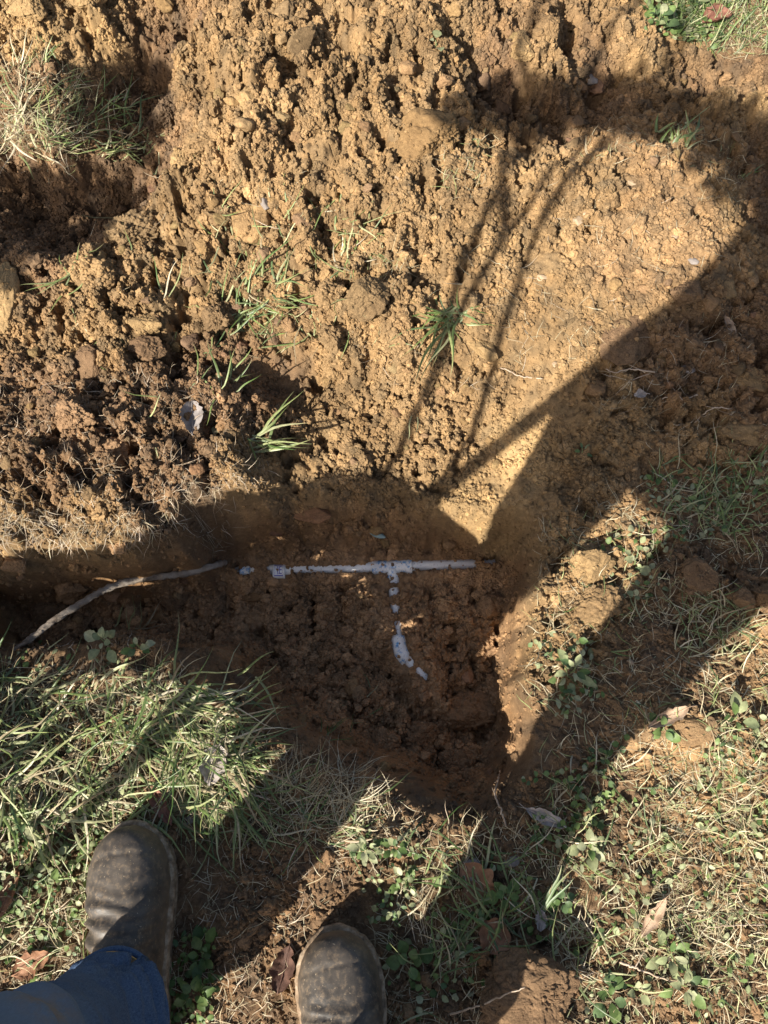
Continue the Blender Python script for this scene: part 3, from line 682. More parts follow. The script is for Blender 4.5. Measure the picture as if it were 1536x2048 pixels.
KW = ['crumbly ochre clod', 'crumbly ochre clod', 'rooty brown clod', 'small ochre clod', 'shaded brown clod', 'damp brown clod', 'damp trench clod', 'shaded brown clod']
r = np.random.default_rng(23)
zi = -1
for (x0, y0, x1, y1), n, (s0, s1), lab, grp in ZONES:
    zi += 1
    for k in range(n):
        for _ in range(20):
            px_, py_ = r.uniform(x0, x1), r.uniform(y0, y1)
            g = P(px_, py_)
            if len(off_pipe(g[None], .022)): break
        sz = (s0 + (s1 - s0) * r.random() ** 1.8) / ppm(g) / 2
        o = bpy.data.objects.new('soil_clod', protos[r.integers(14)]); C.objects.link(o)
        o.scale = (sz * r.uniform(.85, 1.25), sz * r.uniform(.8, 1.15), sz * r.uniform(.65, 1.05))
        o.location = (g[0], g[1], g[2] + sz * .25); o.rotation_euler = (r.uniform(-.6, .6), r.uniform(-.6, .6), r.uniform(0, 6.28))
        c = gcol(g[0], g[1]) * r.uniform(.9, 1.15)
        o.material_slots[0].link = 'OBJECT'; o.material_slots[0].material = clod_mat(c)
        pxs = sz * 2 * ppm(g)
        own = place_label(px_, py_, 'big' if pxs > 36 else ('middling' if pxs > 27 else 'little'), KW[zi])
        tag(o, own or lab, 'clod', grp)

# ------------------------------------------------------------------ pipework
def tube(path, rad, seg=16, cap=True):
    path = np.asarray(path, float); n = len(path)
    rad = np.broadcast_to(np.asarray(rad, float), (n,))
    tg = np.gradient(path, axis=0); tg /= np.linalg.norm(tg, axis=1, keepdims=True)
    ref = np.array([0, 0, 1.]) if abs(tg[0][2]) < .9 else np.array([1., 0, 0])
    vs = []
    u = np.cross(tg[0], ref); u /= np.linalg.norm(u)
    for i in range(n):
        u = u - tg[i] * (u @ tg[i]); u /= np.linalg.norm(u); w = np.cross(tg[i], u)
        a = np.linspace(0, 2 * np.pi, seg, endpoint=False)
        vs.append(path[i] + rad[i] * (np.cos(a)[:, None] * u + np.sin(a)[:, None] * w))
    v = np.concatenate(vs)
    i = np.arange(n - 1)[:, None] * seg; j = np.arange(seg)[None]; j2 = (j + 1) % seg
    f = np.stack([i + j, i + j2, i + seg + j2, i + seg + j], -1).reshape(-1, 4)
    fs = [f]
    if cap:
        v = np.vstack([v, path[0], path[-1]]); k = len(v)
        a = np.arange(seg); b = (a + 1) % seg
        fs.append(np.concatenate([np.stack([b, a, np.full(seg, k - 2)], -1), np.stack([(n - 1) * seg + a, (n - 1) * seg + b, np.full(seg, k - 1)], -1)]))
    return v, fs

def pvc_material(name, blue):
    m, nt, b = new_mat(name)
    geo = N(nt, 'ShaderNodeNewGeometry'); pos = geo.outputs['Position']
    n = noise(nt, 70, 5, .7, pos); n2 = noise(nt, 260, 5, .75, pos)
    dirt = ramp(nt, n2.outputs[0], [(.60, (0, 0, 0)), (.67, (1, 1, 1))])
    c = mix(nt, (.93, .92, .89), (.86, .84, .79), n.outputs[0])
    if blue:
        n3 = noise(nt, 85, 4, .7, pos)
        st = ramp(nt, n3.outputs[0], [(.52, (0, 0, 0)), (.62, (1, 1, 1))])
        c = mix(nt, c, (.12, .34, .62), st.outputs[0])
    c = mix(nt, c, (.20, .115, .06), dirt.outputs[0])
    nt.links.new(c, b.inputs['Base Color']); b.inputs['Roughness'].default_value = .38
    bp = N(nt, 'ShaderNodeBump'); bp.inputs['Strength'].default_value = .4; bp.inputs['Distance'].default_value = .001
    nt.links.new(n2.outputs[0], bp.inputs['Height']); nt.links.new(bp.outputs[0], b.inputs['Normal'])
    return m
M_pvc = pvc_material('white_pvc', False); M_fit = pvc_material('primed_pvc', True)
M_blue = simple_mat('violet_blue_print', [(.3, (.07, .06, .40)), (.7, (.16, .14, .55))], 300, .5)
def PZ(px, py):
    g = G(px, py, PIPE_Z + .006); g[2] = PIPE_Z; return g
pipe = thing('water_pipe', 'white plastic water pipe with a tee junction half buried in the hole floor', 'pipe', tuple(PZ(784, 1135)))
base = PZ(784, 1135)
def part(name, v, f, m, par, **k):
    return mesh_np(name, v - np.array(par_loc(par)), f, m, parent=par, **k)
def par_loc(o):
    l = np.zeros(3)
    while o: l = l + np.array(o.location); o = o.parent
    return l
hl, hr = PZ(466, 1141), PZ(990, 1126); tee = PZ(784, 1134); eb0 = PZ(798, 1292); eb1 = PZ(856, 1362)
hdir = (hr - hl) / np.linalg.norm(hr - hl); ddir = (eb0 - tee) / np.linalg.norm(eb0 - tee)
part('pipe_run', *tube([hl, hl + hdir * .15, hl + hdir * .3, hr], PIPE_R, 24), M_pvc, pipe)
part('pipe_branch', *tube([tee, (tee + eb0) / 2, eb0], PIPE_R, 24), M_pvc, pipe)
def sleeve(c, d, L, R):
    lip = .003
    return tube([c - d * L / 2, c - d * (L / 2 - .0006), c - d * (L / 2 - lip), c - d * (L / 2 - lip - .0008), c + d * (L / 2 - lip - .0008), c + d * (L / 2 - lip), c + d * (L / 2 - .0006), c + d * L / 2], [R - .0015, R + .0008, R + .0008, R, R, R + .0008, R + .0008, R - .0015], 28)
tf = part('tee_fitting', *sleeve(tee, hdir, .078, FIT_R), M_fit, pipe)
part('tee_socket', *sleeve(tee + ddir * .022, ddir, .034, FIT_R - .0006), M_fit, tf)
cpl = PZ(558, 1142)
co = part('coupling', *sleeve(cpl, hdir, .024, FIT_R - .001), M_pvc, pipe)
# print on the coupling: a framed mark of bars
pv = []; pf = []
def bar(u0, u1, a0, a1, R):
    """a patch of ink on the coupling: along the pipe u0..u1 (m), round it a0..a1 (rad from the top)"""
    side = np.cross(np.array([0, 0, 1.]), hdir); n = 5; o = len(pv) 
    for a in np.linspace(a0, a1, n):
        for u in (u0, u1):
            pv.append(cpl + hdir * u + R * (math.cos(a) * np.array([0, 0, 1.]) + math.sin(a) * side))
    for i in range(n - 1): pf.append((o + 2 * i, o + 2 * i + 1, o + 2 * i + 3, o + 2 * i + 2))
R_ = FIT_R - .001 + .0004
for u0, u1, a0, a1 in [(-.0095,-.0082,-.85,.85),(.0082,.0095,-.85,.85),(-.0095,.0095,.72,.85),(-.0095,.0095,-.85,-.72),(-.0020,-.0008,-.6,.6),(.0012,.0062,.42,.55),(.0012,.0062,-.06,.07),(.0012,.0062,-.55,-.42),(.0012,.0024,-.55,.55)]:
    bar(u0, u1, a0, a1, R_)
part('printed_mark', np.array(pv), np.array(pf, np.int32), M_blue, co)
# elbow: bend from the branch direction towards the buried end
d2 = (eb1 - eb0) / np.linalg.norm(eb1 - eb0)
def bez(a, b, c, n=10): 
    t = np.linspace(0, 1, n)[:, None]; return (1 - t) ** 2 * a + 2 * t * (1 - t) * b + t * t * c
ep = np.vstack([eb0 - ddir * .020, eb0 - ddir * .014, bez(eb0 - ddir * .008, eb0 + ddir * .008, eb0 + ddir * .006 + d2 * .014, 8), eb0 + ddir * .006 + d2 * .026])
part('elbow_fitting', *tube(ep, FIT_R - .0004, 26), M_fit, pipe)
part('buried_stub', *tube([eb0 + ddir * .006 + d2 * .012, eb0 + d2 * .05, eb1 + d2 * .012], PIPE_R, 24), M_pvc, pipe)
cap_o = part('end_socket', *sleeve(PZ(490, 1141), hdir, .020, FIT_R - .001), M_fit, pipe)

# ------------------------------------------------------------------ the long grey root
M_bark = simple_mat('root_bark', [(.32, (.15, .115, .085)), (.5, (.29, .24, .19)), (.68, (.42, .37, .31))], 40, .8, .8, .002, .1, 220)
rp = [G(px_, py_, zz_) for px_, py_, zz_ in [(22,1305,-.03),(62,1277,-.015),(110,1240,-.03),(165,1205,-.055),(215,1177,-.08),(270,1160,-.105),(330,1152,-.115),(380,1145,-.13),(428,1131,-.15),(450,1125,-.20)]]
rp = np.array(rp)
def smooth_path(p, n):
    t = np.linspace(0, len(p) - 1, n); i = np.clip(t.astype(int), 0, len(p) - 2); f = (t - i)[:, None]
    p0 = p[np.clip(i - 1, 0, len(p) - 1)]; p1 = p[i]; p2 = p[i + 1]; p3 = p[np.clip(i + 2, 0, len(p) - 1)]
    return .5 * (2 * p1 + (p2 - p0) * f + (2 * p0 - 5 * p1 + 4 * p2 - p3) * f ** 2 + (3 * p1 - p0 - 3 * p2 + p3) * f ** 3)
pth = smooth_path(rp, 90); rr_ = np.random.default_rng(3)
rad = np.interp(np.linspace(0, 1, 90), [0, .1, .5, .85, 1], [.0025, .0048, .0060, .0062, .005]) * (1 + .08 * rr_.normal(size=90))
v, f = tube(pth, rad, 14); v = v + .0007 * rr_.normal(size=v.shape)
rt = thing('tree_root', 'long grey root arching out of the trench bank towards the pipe', 'root', tuple(rp[0]))
part('root_stem', v, f, M_bark, rt)

cc_ = np.vstack(CLOD_CRUMBS); r = np.random.default_rng(5)
o = scatter_rocks('clod_crumbs', cc_[:, :3], .0015 + .0032 * r.random(len(cc_)) ** 2, 0, 9, M_clod, cc_[:, 3:], sink=.6)
tag(o, 'crumbs of soil clinging to the faces of the larger clods', 'soil crumbs', kind='stuff')

# ------------------------------------------------------------------ grass, straw, roots
GRN = np.array([(.080,.145,.035),(.125,.195,.050),(.18,.25,.070),(.085,.150,.055)]); PAL = np.array([(.31,.35,.15),(.40,.41,.22),(.25,.30,.11)])
STR = np.array([(.52,.44,.29),(.43,.35,.22),(.60,.53,.38),(.33,.25,.15)]); RTS = np.array([(.44,.34,.25),(.33,.24,.16),(.55,.46,.36)])
def pick(n, r, *sets):
    """n colours: (palette, share) pairs"""
    out = np.zeros((n, 3)); u = r.random(n); a = 0
    for pal, sh in sets:
        k = (u >= a) & (u < a + sh + 1e-9); out[k] = pal[r.integers(0, len(pal), k.sum())]; a += sh
    return out * r.uniform(.8, 1.2, (n, 1))

def blade_geo(base, az, L, W, inc, curl, cols, seg=6, clear=.003, twist=None, wig=None, r=None, tipc=None):
    """ribbons that leave base at angle inc from upright towards az and bend by curl along their length"""
    n = len(base); d = np.stack([np.sin(az), np.cos(az), 0 * az], -1)
    side = np.stack([np.cos(az), -np.sin(az), 0 * az], -1)
    pos = base.copy(); vs = []
    ph = r.uniform(0, 6.28, n); 
    for i in range(seg + 1):
        t = i / seg
        ang = inc + curl * t
        dirn = np.sin(ang)[:, None] * d + np.cos(ang)[:, None] * np.array([0, 0, 1.])
        if i: 
            pos = pos + dirn * (L / seg)[:, None]
            if wig is not None: pos = pos + side * (wig * L * np.sin(ph + 5 * t) / seg)[:, None]
        q = pos.copy(); q[:, 2] = np.maximum(q[:, 2], hz(q[:, 0], q[:, 1]) + clear * (1 - .5 * t))
        w = W * (min(1, .6 + 1.6 * t) * (1 - t ** 2.2) + .03)
        tw = (twist if twist is not None else np.zeros(n)) * t
        nrm = np.cross(side, dirn)
        sv_ = side * np.cos(tw)[:, None] + nrm * np.sin(tw)[:, None]
        vs.append(np.stack([q - sv_ * w[:, None] / 2, q + nrm * (w * .22)[:, None], q + sv_ * w[:, None] / 2], 1))
    v = np.stack(vs, 1)                                # n, seg+1, 3, 3
    m = (seg + 1) * 3
    k = []
    for i in range(seg):
        for j in (0, 1):
            a = i * 3 + j; k.append((a, a + 1, a + 4, a + 3))
    f = np.array(k)[None] + (np.arange(n) * m)[:, None, None]
    c = np.repeat(cols[:, None, :], m, 1)
    tt = np.repeat(np.linspace(0, 1, seg + 1), 3)[None, :, None]
    base_c = np.array([.42, .40, .24]); c = c * (1 - .5 * (1 - tt) ** 3) + base_c * .5 * (1 - tt) ** 3
    if tipc is not None: c = c * (1 - tt ** 4 * tipc[:, None, None]) + np.array([.45, .36, .2]) * tt ** 4 * tipc[:, None, None]
    return v.reshape(-1, 3), f.reshape(-1, 4), c.reshape(-1, 3)

def in_poly_px(poly, n, r):
    poly = np.array(poly, float); lo = poly.min(0); hi = poly.max(0); out = []
    while sum(map(len, out)) < n:
        q = r.uniform(lo, hi, (n * 2, 2)); out.append(q[poly_sd(q[:, 0], q[:, 1], poly) > 0])
    return np.concatenate(out)[:n]

def clumped(poly, n, r, freq=.012, th=-.1, seed=0):
    q = in_poly_px(poly, n * 3, r)
    k = fbm(q[:, 0] * freq, q[:, 1] * freq, seed, 3) + .5 * r.random(len(q)) > th
    return q[k][:n]

def lawn(polys, name, label, cat, mat, seed, beyond=None):
    r = np.random.default_rng(seed); VV = []; FF = []; CC = []; o = 0
    if beyond:                                         # the same growth carries on outside the frame
        n, L, W, inc, curl, pal = beyond; x = r.uniform(-1.7, 1.9, n); y = r.uniform(-1.4, 1.5, n)
        k = (np.abs(x) > .55 + .27 * (y + .3)) | (y < -.32); k &= (y < .4) | (x > .9); k &= fbm(x * 4, y * 4, 5, 2) + .6 * r.random(n) > 0
        x, y = x[k], y[k]; n = len(x); b = np.stack([x, y, hz(x, y)], -1)
        v, f, c = blade_geo(b, r.uniform(0, 6.28, n), r.uniform(*L, n), r.uniform(*W, n), np.radians(r.uniform(*inc, n)), np.radians(r.uniform(*curl, n)), pick(n, r, *pal), 5, .003, r.normal(size=n) * .8, .25 * np.ones(n), r, r.random(n) ** 2)
        VV.append(v); FF.append(f); CC.append(c); o = len(v)
    for poly, n, L, W, az, spread, inc, curl, pal, th in polys:
        q = clumped(poly, n, r, seed=seed, th=th); n = len(q)
        b = P(q[:, 0], q[:, 1])
        l_ = r.uniform(*L, n); az_ = np.radians(az) + np.radians(spread) * r.normal(size=n)
        v, f, c = blade_geo(b, az_, l_, r.uniform(*W, n), np.radians(r.uniform(*inc, n)), np.radians(r.uniform(*curl, n)), pick(n, r, *pal), 5, .003, r.normal(size=n) * .8, .25 * np.ones(n), r, r.random(n) ** 2)
        VV.append(v); FF.append(f + o); CC.append(c); o += len(v)
    ob = mesh_np(name, np.vstack(VV), np.vstack(FF), mat, cols=np.vstack(CC))
    return tag(ob, label, cat, kind='stuff')

LL = [(-60,1335),(200,1350),(330,1330),(420,1395),(470,1480),(500,1530),(400,1640),(200,1660),(-60,1650)]
lawn([
 (LL, 470, (.05,.14), (.0022,.0052), 120, 65, (45,85), (5,45), ((GRN,.36),(PAL,.44),(STR,.20)), -.15),
 ([(330,1380),(430,1400),(560,1540),(480,1640),(380,1560)], 160, (.06,.14), (.002,.004), 140, 40, (35,75), (20,60), ((GRN,.5),(PAL,.4),(STR,.1)), -.3),
 ([(-40,1640),(330,1640),(200,1700),(160,1960),(-40,1960)], 110, (.03,.08), (.0015,.003), 60, 90, (30,80), (10,60), ((GRN,.5),(PAL,.3),(STR,.2)), -.1),
 ([(560,1560),(760,1600),(720,1690),(480,1690)], 50, (.04,.10), (.0015,.003), 80, 60, (40,80), (10,60), ((GRN,.5),(PAL,.2),(STR,.3)), -.1),
 ([(790,1660),(1240,1650),(1200,1960),(800,2040)], 120, (.03,.10), (.0015,.0034), 20, 100, (25,75), (20,70), ((GRN,.62),(PAL,.2),(STR,.18)), .0),
 ([(1040,1520),(1250,1400),(1536,1250),(1560,2060),(1200,2060)], 190, (.02,.07), (.0012,.0028), 50, 110, (20,80), (10,70), ((GRN,.25),(PAL,.45),(STR,.30)), .05),
 ([(1290,930),(1560,900),(1560,1060),(1380,1080)], 130, (.03,.08), (.0016,.003), 40, 90, (20,75), (10,60), ((GRN,.45),(PAL,.42),(STR,.13)), -.2),
 ([(1120,1060),(1330,1060),(1300,1230),(1150,1420),(1090,1400)], 60, (.02,.06), (.0015,.003), 60, 90, (20,75), (10,60), ((GRN,.35),(PAL,.5),(STR,.15)), 0),
 ([(1340,1180),(1500,1180),(1480,1330),(1340,1330)], 120, (.03,.07), (.0014,.0026), 60, 70, (30,80), (10,60), ((GRN,.3),(PAL,.4),(STR,.3)), -.3),
 ([(1300,-30),(1570,-30),(1570,110),(1450,120),(1320,70)], 520, (.03,.09), (.0016,.0032), 20, 80, (10,65), (10,60), ((GRN,.62),(PAL,.25),(STR,.13)), -.3),
 ([(-40,130),(120,130),(230,200),(320,300),(230,330),(-40,320)], 190, (.04,.11), (.0018,.0036), 80, 70, (20,75), (10,60), ((GRN,.50),(PAL,.28),(STR,.22)), -.2),
 ([(430,430),(760,420),(700,600),(640,700),(440,720),(420,560)], 90, (.03,.10), (.002,.0036), 40, 90, (20,75), (10,70), ((GRN,.5),(PAL,.4),(STR,.1)), .0),
 ([(200,350),(760,350),(800,760),(480,760),(300,900),(60,700)], 60, (.03,.09), (.0015,.003), 40, 110, (40,85), (0,50), ((GRN,.4),(PAL,.4),(STR,.2)), -.1),
 ([(560,1380),(800,1380),(780,1520),(620,1500)], 10, (.03,.06), (.0012,.0022), 40, 50, (50,85), (0,40), ((GRN,.8),(PAL,.2)), -.6),
], 'lawn_grass', 'patchy lawn grass around the hole and on scraps of upturned turf', 'grass', M_grass, 31, (5200, (.04,.11), (.0018,.004), (25,80), (10,60), ((GRN,.4),(PAL,.4),(STR,.2))))
RGT = [(1080,1480),(1300,1250),(1560,1080),(1560,2080),(1180,2080),(1060,1700)]
lawn([
 (RGT, 1400, (.015,.055), (.0007,.0016), 60, 110, (35,95), (-30,70), ((STR,.80),(PAL,.20)), -.18),
 ([(1320,1500),(1560,1400),(1560,1960),(1250,1900)], 950, (.02,.06), (.0008,.0018), 60, 110, (35,95), (-30,70), ((STR,.72),(PAL,.28)), -.3),
 ([(1080,1050),(1420,930),(1560,900),(1560,1080),(1330,1230),(1140,1430),(1060,1420)], 900, (.015,.05), (.0007,.0016), 50, 110, (30,95), (-30,60), ((STR,.82),(PAL,.18)), -.15),
 ([(330,1540),(770,1570),(860,1660),(700,1720),(340,1640)], 430, (.015,.055), (.0007,.0015), 60, 110, (30,95), (-30,70), ((STR,.9),(RTS,.1)), -.2),
 ([(520,1540),(720,1540),(720,1660),(560,1640)], 190, (.04,.08), (.0008,.0014), 40, 55, (35,80), (0,70), ((STR,1.),), -.4),
 ([(330,1650),(760,1700),(600,1860),(560,2080),(330,2080)], 520, (.010,.04), (.0006,.0013), 60, 120, (55,95), (-20,40), ((STR,.6),(RTS,.4)), -.1),
 ([(750,1640),(1100,1640),(1250,2080),(750,2080)], 900, (.015,.05), (.0006,.0014), 60, 120, (35,95), (-30,60), ((STR,.8),(RTS,.2)), -.1),
 (LL, 1100, (.02,.07), (.0007,.0016), 90, 100, (30,95), (-20,70), ((STR,.85),(PAL,.15)), -.1),
 ([(-40,1640),(330,1640),(200,1700),(170,2080),(-40,2080)], 620, (.015,.05), (.0007,.0015), 60, 120, (35,95), (-30,60), ((STR,.85),(RTS,.15)), -.15),
 ([(-40,130),(110,130),(180,250),(120,330),(-40,330)], 420, (.02,.08), (.0009,.002), 80, 80, (20,90), (-20,60), ((STR,.8),(PAL,.2)), -.3),
 ([(870,260),(1010,260),(980,380),(890,380)], 150, (.015,.045), (.0007,.0014), 200, 60, (50,95), (-20,40), ((STR,.6),(PAL,.4)), -.3),
 ([(1130,240),(1480,270),(1500,420),(1300,330),(1150,330)], 260, (.012,.04), (.0007,.0014), 30, 110, (30,95), (-30,60), ((STR,.8),(PAL,.2)), -.2),
 ([(1180,720),(1480,620),(1530,880),(1200,880)], 200, (.012,.05), (.0006,.0013), 30, 120, (55,95), (-30,40), ((STR,.6),(RTS,.4)), -.1),
 ([(1000,500),(1400,300),(1480,420),(1200,700),(960,800)], 130, (.012,.05), (.0006,.0012), 30, 120, (65,95), (-20,20), ((STR,.8),(RTS,.2)), -.2),
 ([(1420,20),(1560,40),(1560,130),(1440,120)], 240, (.02,.06), (.0008,.0016), 30, 110, (30,90), (-20,60), ((STR,.8),(PAL,.2)), -.3),
 ([(720,500),(830,480),(830,570),(740,580)], 90, (.012,.04), (.0006,.0012), 30, 110, (50,95), (-20,40), ((STR,.7),(PAL,.3)), -.3),
 ([(0,330),(1500,330),(1500,720),(0,720)], 160, (.015,.06), (.0006,.0012), 30, 120, (60,95), (-20,30), ((STR,.8),(RTS,.2)), -.1),
], 'dry_straw', 'dead straw and dry grass stems matted over the lawn and rims', 'straw', M_straw, 47, (7000, (.02,.06), (.0009,.0018), (35,95), (-20,60), ((STR,.85),(PAL,.15))))
lawn([
 ([(-40,740),(430,760),(540,880),(480,980),(380,1060),(-40,1095)], 1500, (.010,.045), (.0004,.0010), 120, 120, (20,110), (-70,90), ((RTS,1.),), -.3),
 ([(-40,1020),(380,1010),(395,1050),(240,1078),(-40,1100)], 420, (.015,.05), (.0005,.0011), 180, 50, (40,110), (10,80), ((RTS,.8),(STR,.2)), -.4),
 ([(330,980),(520,900),(560,950),(400,1030)], 120, (.012,.04), (.0004,.0009), 160, 70, (40,110), (-20,70), ((RTS,1.),), -.3),
 ([(-40,140),(130,140),(160,330),(-40,340)], 260, (.015,.05), (.0005,.0011), 120, 120, (30,100), (-40,80), ((RTS,1.),), -.3),
 ([(420,1370),(520,1470),(600,1530),(520,1500)], 40, (.01,.03), (.0005,.0009), 60, 120, (50,100), (-20,60), ((RTS,1.),), -.3),
 ([(700,640),(1000,700),(960,780),(720,760)], 60, (.012,.04), (.0005,.0009), 160, 100, (40,100), (-40,60), ((RTS,1.),), -.3),
 ([(0,1290),(300,1270),(420,1380),(330,1310)], 60, (.01,.03), (.0005,.001), 20, 90, (20,100), (-20,60), ((RTS,1.),), -.3),
], 'fine_roots', 'pale hair roots hanging from the turned sod and hole rim', 'roots', M_root, 59)

# small leaves of creeping weeds (stuff)
LFG = np.array([(.080,.130,.038),(.115,.170,.050),(.15,.21,.070),(.09,.14,.058)]); LFP = np.array([(.27,.29,.15),(.33,.34,.20),(.23,.26,.13)])
def leaf_geo(pos, nrm, az, L, W, cup, cols):
    n = len(pos); up_ = nrm / np.linalg.norm(nrm, axis=1, keepdims=True)
    d = np.stack([np.sin(az), np.cos(az), 0 * az], -1); d = d - up_ * (d * up_).sum(1, keepdims=True); d /= np.linalg.norm(d, axis=1, keepdims=True)
    s_ = np.cross(d, up_)
    prof = [(0, .10), (.18, .62), (.45, 1.0), (.74, .80), (.93, .34), (1.0, .05)]
    vs = []
    for t, w in prof:
        c_ = pos + d * (L * t)[:, None] - up_ * (cup * L * (t - .4) ** 2)[:, None]
        e = s_ * (W * w / 2)[:, None]; l_ = up_ * (cup * W * w * .30)[:, None]
        vs += [c_ - e + l_, c_, c_ + e + l_]
    v = np.stack(vs, 1); m = 18; k = []
    for i in range(5):
        for j in (0, 1):
            a = i * 3 + j; k.append((a, a + 3, a + 4, a + 1))
    f = np.array(k)[None] + (np.arange(n) * m)[:, None, None]
    c = np.repeat(cols[:, None, :], m, 1).copy(); c[:, 1::3] *= 1.12
    return v.reshape(-1, 3), f.reshape(-1, 4), c.reshape(-1, 3)
def cover(polys, name, label, seed):
    r = np.random.default_rng(seed); VV = []; FF = []; CC = []; o = 0
    for poly, n, L, asp, hgt, pal, th in polys:
        q = clumped(poly, n, r, .016, th, seed + 3); n = len(q); b = P(q[:, 0], q[:, 1]); b[:, 2] += r.uniform(*hgt, n)
        nr = np.stack([r.normal(size=n) * .45, r.normal(size=n) * .45, np.ones(n)], -1)
        l_ = r.uniform(*L, n)
        v, f, c = leaf_geo(b, nr, r.uniform(0, 6.28, n), l_, l_ * r.uniform(*asp, n), r.uniform(.1, .6, n), pick(n, r, *pal))
        VV.append(v); FF.append(f + o); CC.append(c); o += len(v)
    return tag(mesh_np(name, np.vstack(VV), np.vstack(FF), M_leaf, cols=np.vstack(CC)), label, 'ground cover', kind='stuff')
cover([
 ([(-40,1600),(240,1590),(260,1680),(180,1800),(-40,1800)], 560, (.005,.011), (.55,.95), (.002,.018), ((LFG,.6),(LFP,.4)), -.2),
 ([(-40,1800),(170,1780),(170,1960),(-40,1960)], 160, (.005,.012), (.55,.95), (.002,.012), ((LFG,.6),(LFP,.4)), .0),
 ([(330,1880),(440,1860),(430,2080),(340,2080)], 130, (.006,.013), (.6,.9), (.002,.012), ((LFG,1.),), -.2),
 ([(690,1640),(840,1660),(830,1860),(740,1850)], 110, (.005,.012), (.5,.9), (.003,.03), ((LFG,.4),(LFP,.6)), -.1),
 ([(760,1720),(1120,1680),(1150,1900),(780,2060)], 160, (.005,.012), (.7,1.), (.002,.014), ((LFG,.75),(LFP,.25)), .2),
 ([(1040,1560),(1250,1480),(1200,1700),(1080,1760)], 150, (.006,.012), (.7,1.), (.002,.014), ((LFG,.8),(LFP,.2)), .05),
 ([(1150,1600),(1400,1560),(1400,1780),(1130,1740)], 120, (.005,.012), (.5,.9), (.003,.016), ((LFG,.3),(LFP,.7)), .1),
 ([(1180,1760),(1560,1700),(1560,2080),(1160,2080)], 290, (.004,.012), (.40,.9), (.003,.02), ((LFG,.4),(LFP,.6)), .1),
 ([(1400,1450),(1560,1400),(1560,1720),(1400,1720)], 220, (.005,.012), (.5,.9), (.002,.012), ((LFG,.3),(LFP,.7)), .0),
 ([(1260,950),(1560,920),(1520,1060),(1300,1090)], 190, (.006,.014), (.4,.8), (.003,.016), ((LFG,.6),(LFP,.4)), .0),
 ([(1200,1060),(1340,1040),(1320,1220),(1200,1200)], 60, (.006,.014), (.6,1.), (.002,.014), ((LFG,.3),(LFP,.7)), .0),
 ([(1060,1280),(1180,1260),(1200,1400),(1100,1440)], 80, (.007,.016), (.5,.8), (.003,.018), ((LFG,.3),(LFP,.7)), -.2),
 ([(1270,-30),(1480,-30),(1420,110),(1290,70)], 420, (.008,.018), (.6,1.), (.004,.024), ((LFG,.65),(LFP,.35)), -.25),
 ([(0,1290),(330,1290),(420,1400),(300,1640),(0,1640)], 120, (.005,.011), (.5,.9), (.002,.02), ((LFG,.5),(LFP,.5)), .05),
], 'creeping_weeds', 'small round leaved weeds creeping through the lawn and straw', 71)

# ------------------------------------------------------------------ grass tufts, blade by blade
def tuft(px, py, blades, label, seed, name='grass_tuft', pal=((GRN,.6),(PAL,.4)), rad=.012, mat=None, lift=0.0, cat='grass tuft', part_name='blade'):
    """blades: (how many, image azimuth deg, spread deg, (len), (width), (inc), (curl))"""
    r = np.random.default_rng(seed); g = P(px, py); g[2] += lift
    o = thing(name, label, cat, tuple(g))
    for n, az, sp, L, W, inc, curl in blades:
        az_ = np.radians(az + sp * r.normal(size=n))
        b = g + np.stack([rad * r.normal(size=n), rad * r.normal(size=n), 0 * az_], -1); b[:, 2] = np.maximum(hz(b[:, 0], b[:, 1]), g[2] - .01) - .002
        cols = pick(n, r, *pal); tips = r.random(n) ** 2
        for k in range(n):
            v, f, c = blade_geo(b[k:k+1], az_[k:k+1], r.uniform(*L, 1), r.uniform(*W, 1), np.radians(r.uniform(*inc, 1)), np.radians(r.uniform(*curl, 1)), cols[k:k+1], 7, .004, r.normal(size=1) * .9, .2 * np.ones(1), r, tips[k:k+1])
            mesh_np(part_name, v - g, f, mat or M_grass, parent=o, cols=c)
    return o
tuft(492,650,[(16,25,32,(.07,.14),(.003,.005),(30,70),(10,55)),(9,85,35,(.06,.11),(.003,.0045),(40,70),(20,50)),(6,160,40,(.05,.09),(.0025,.004),(45,75),(20,40)),(4,-40,30,(.05,.09),(.003,.004),(30,60),(20,50))],'tall green grass tuft growing out of the left spoil, largest tuft on the dug soil',201,rad=.02,pal=((GRN,.75),(PAL,.25)))
tuft(545,590,[(9,45,50,(.05,.10),(.003,.0045),(35,70),(10,50)),(6,110,40,(.05,.09),(.0025,.004),(40,75),(10,40))],'green grass tuft leaning right, just above the largest tuft',202,rad=.018,pal=((GRN,.7),(PAL,.3)))
tuft(905,640,[(7,215,14,(.08,.13),(.004,.0062),(55,75),(20,50)),(5,190,12,(.10,.15),(.0035,.005),(55,75),(20,55)),(7,255,25,(.05,.11),(.003,.005),(50,75),(15,40)),(8,110,30,(.03,.06),(.003,.005),(40,75),(10,40)),(6,330,40,(.03,.06),(.003,.005),(40,75),(10,30))],'drooping leek-like grass tuft hanging over the clay lip above the hole',203,rad=.012,pal=((GRN,.8),(PAL,.2)))
tuft(508,885,[(4,70,10,(.09,.12),(.004,.006),(50,70),(10,40)),(3,45,9,(.08,.12),(.004,.006),(45,70),(5,30)),(3,95,10,(.07,.11),(.0035,.005),(60,80),(5,25)),(3,130,25,(.04,.07),(.003,.004),(50,75),(20,50))],'small splayed grass tuft on the sod corner at the left of the cut slope',204,rad=.008,pal=((PAL,.6),(GRN,.4)))
tuft(1345,285,[(8,20,40,(.03,.055),(.005,.008),(20,60),(5,30)),(8,-40,45,(.025,.045),(.004,.006),(30,70),(5,30)),(8,90,40,(.02,.045),(.003,.005),(45,80),(5,30))],'bright short grass tuft on the back rim of the right slab of earth',205,rad=.016,pal=((GRN,.6),(PAL,.4)))
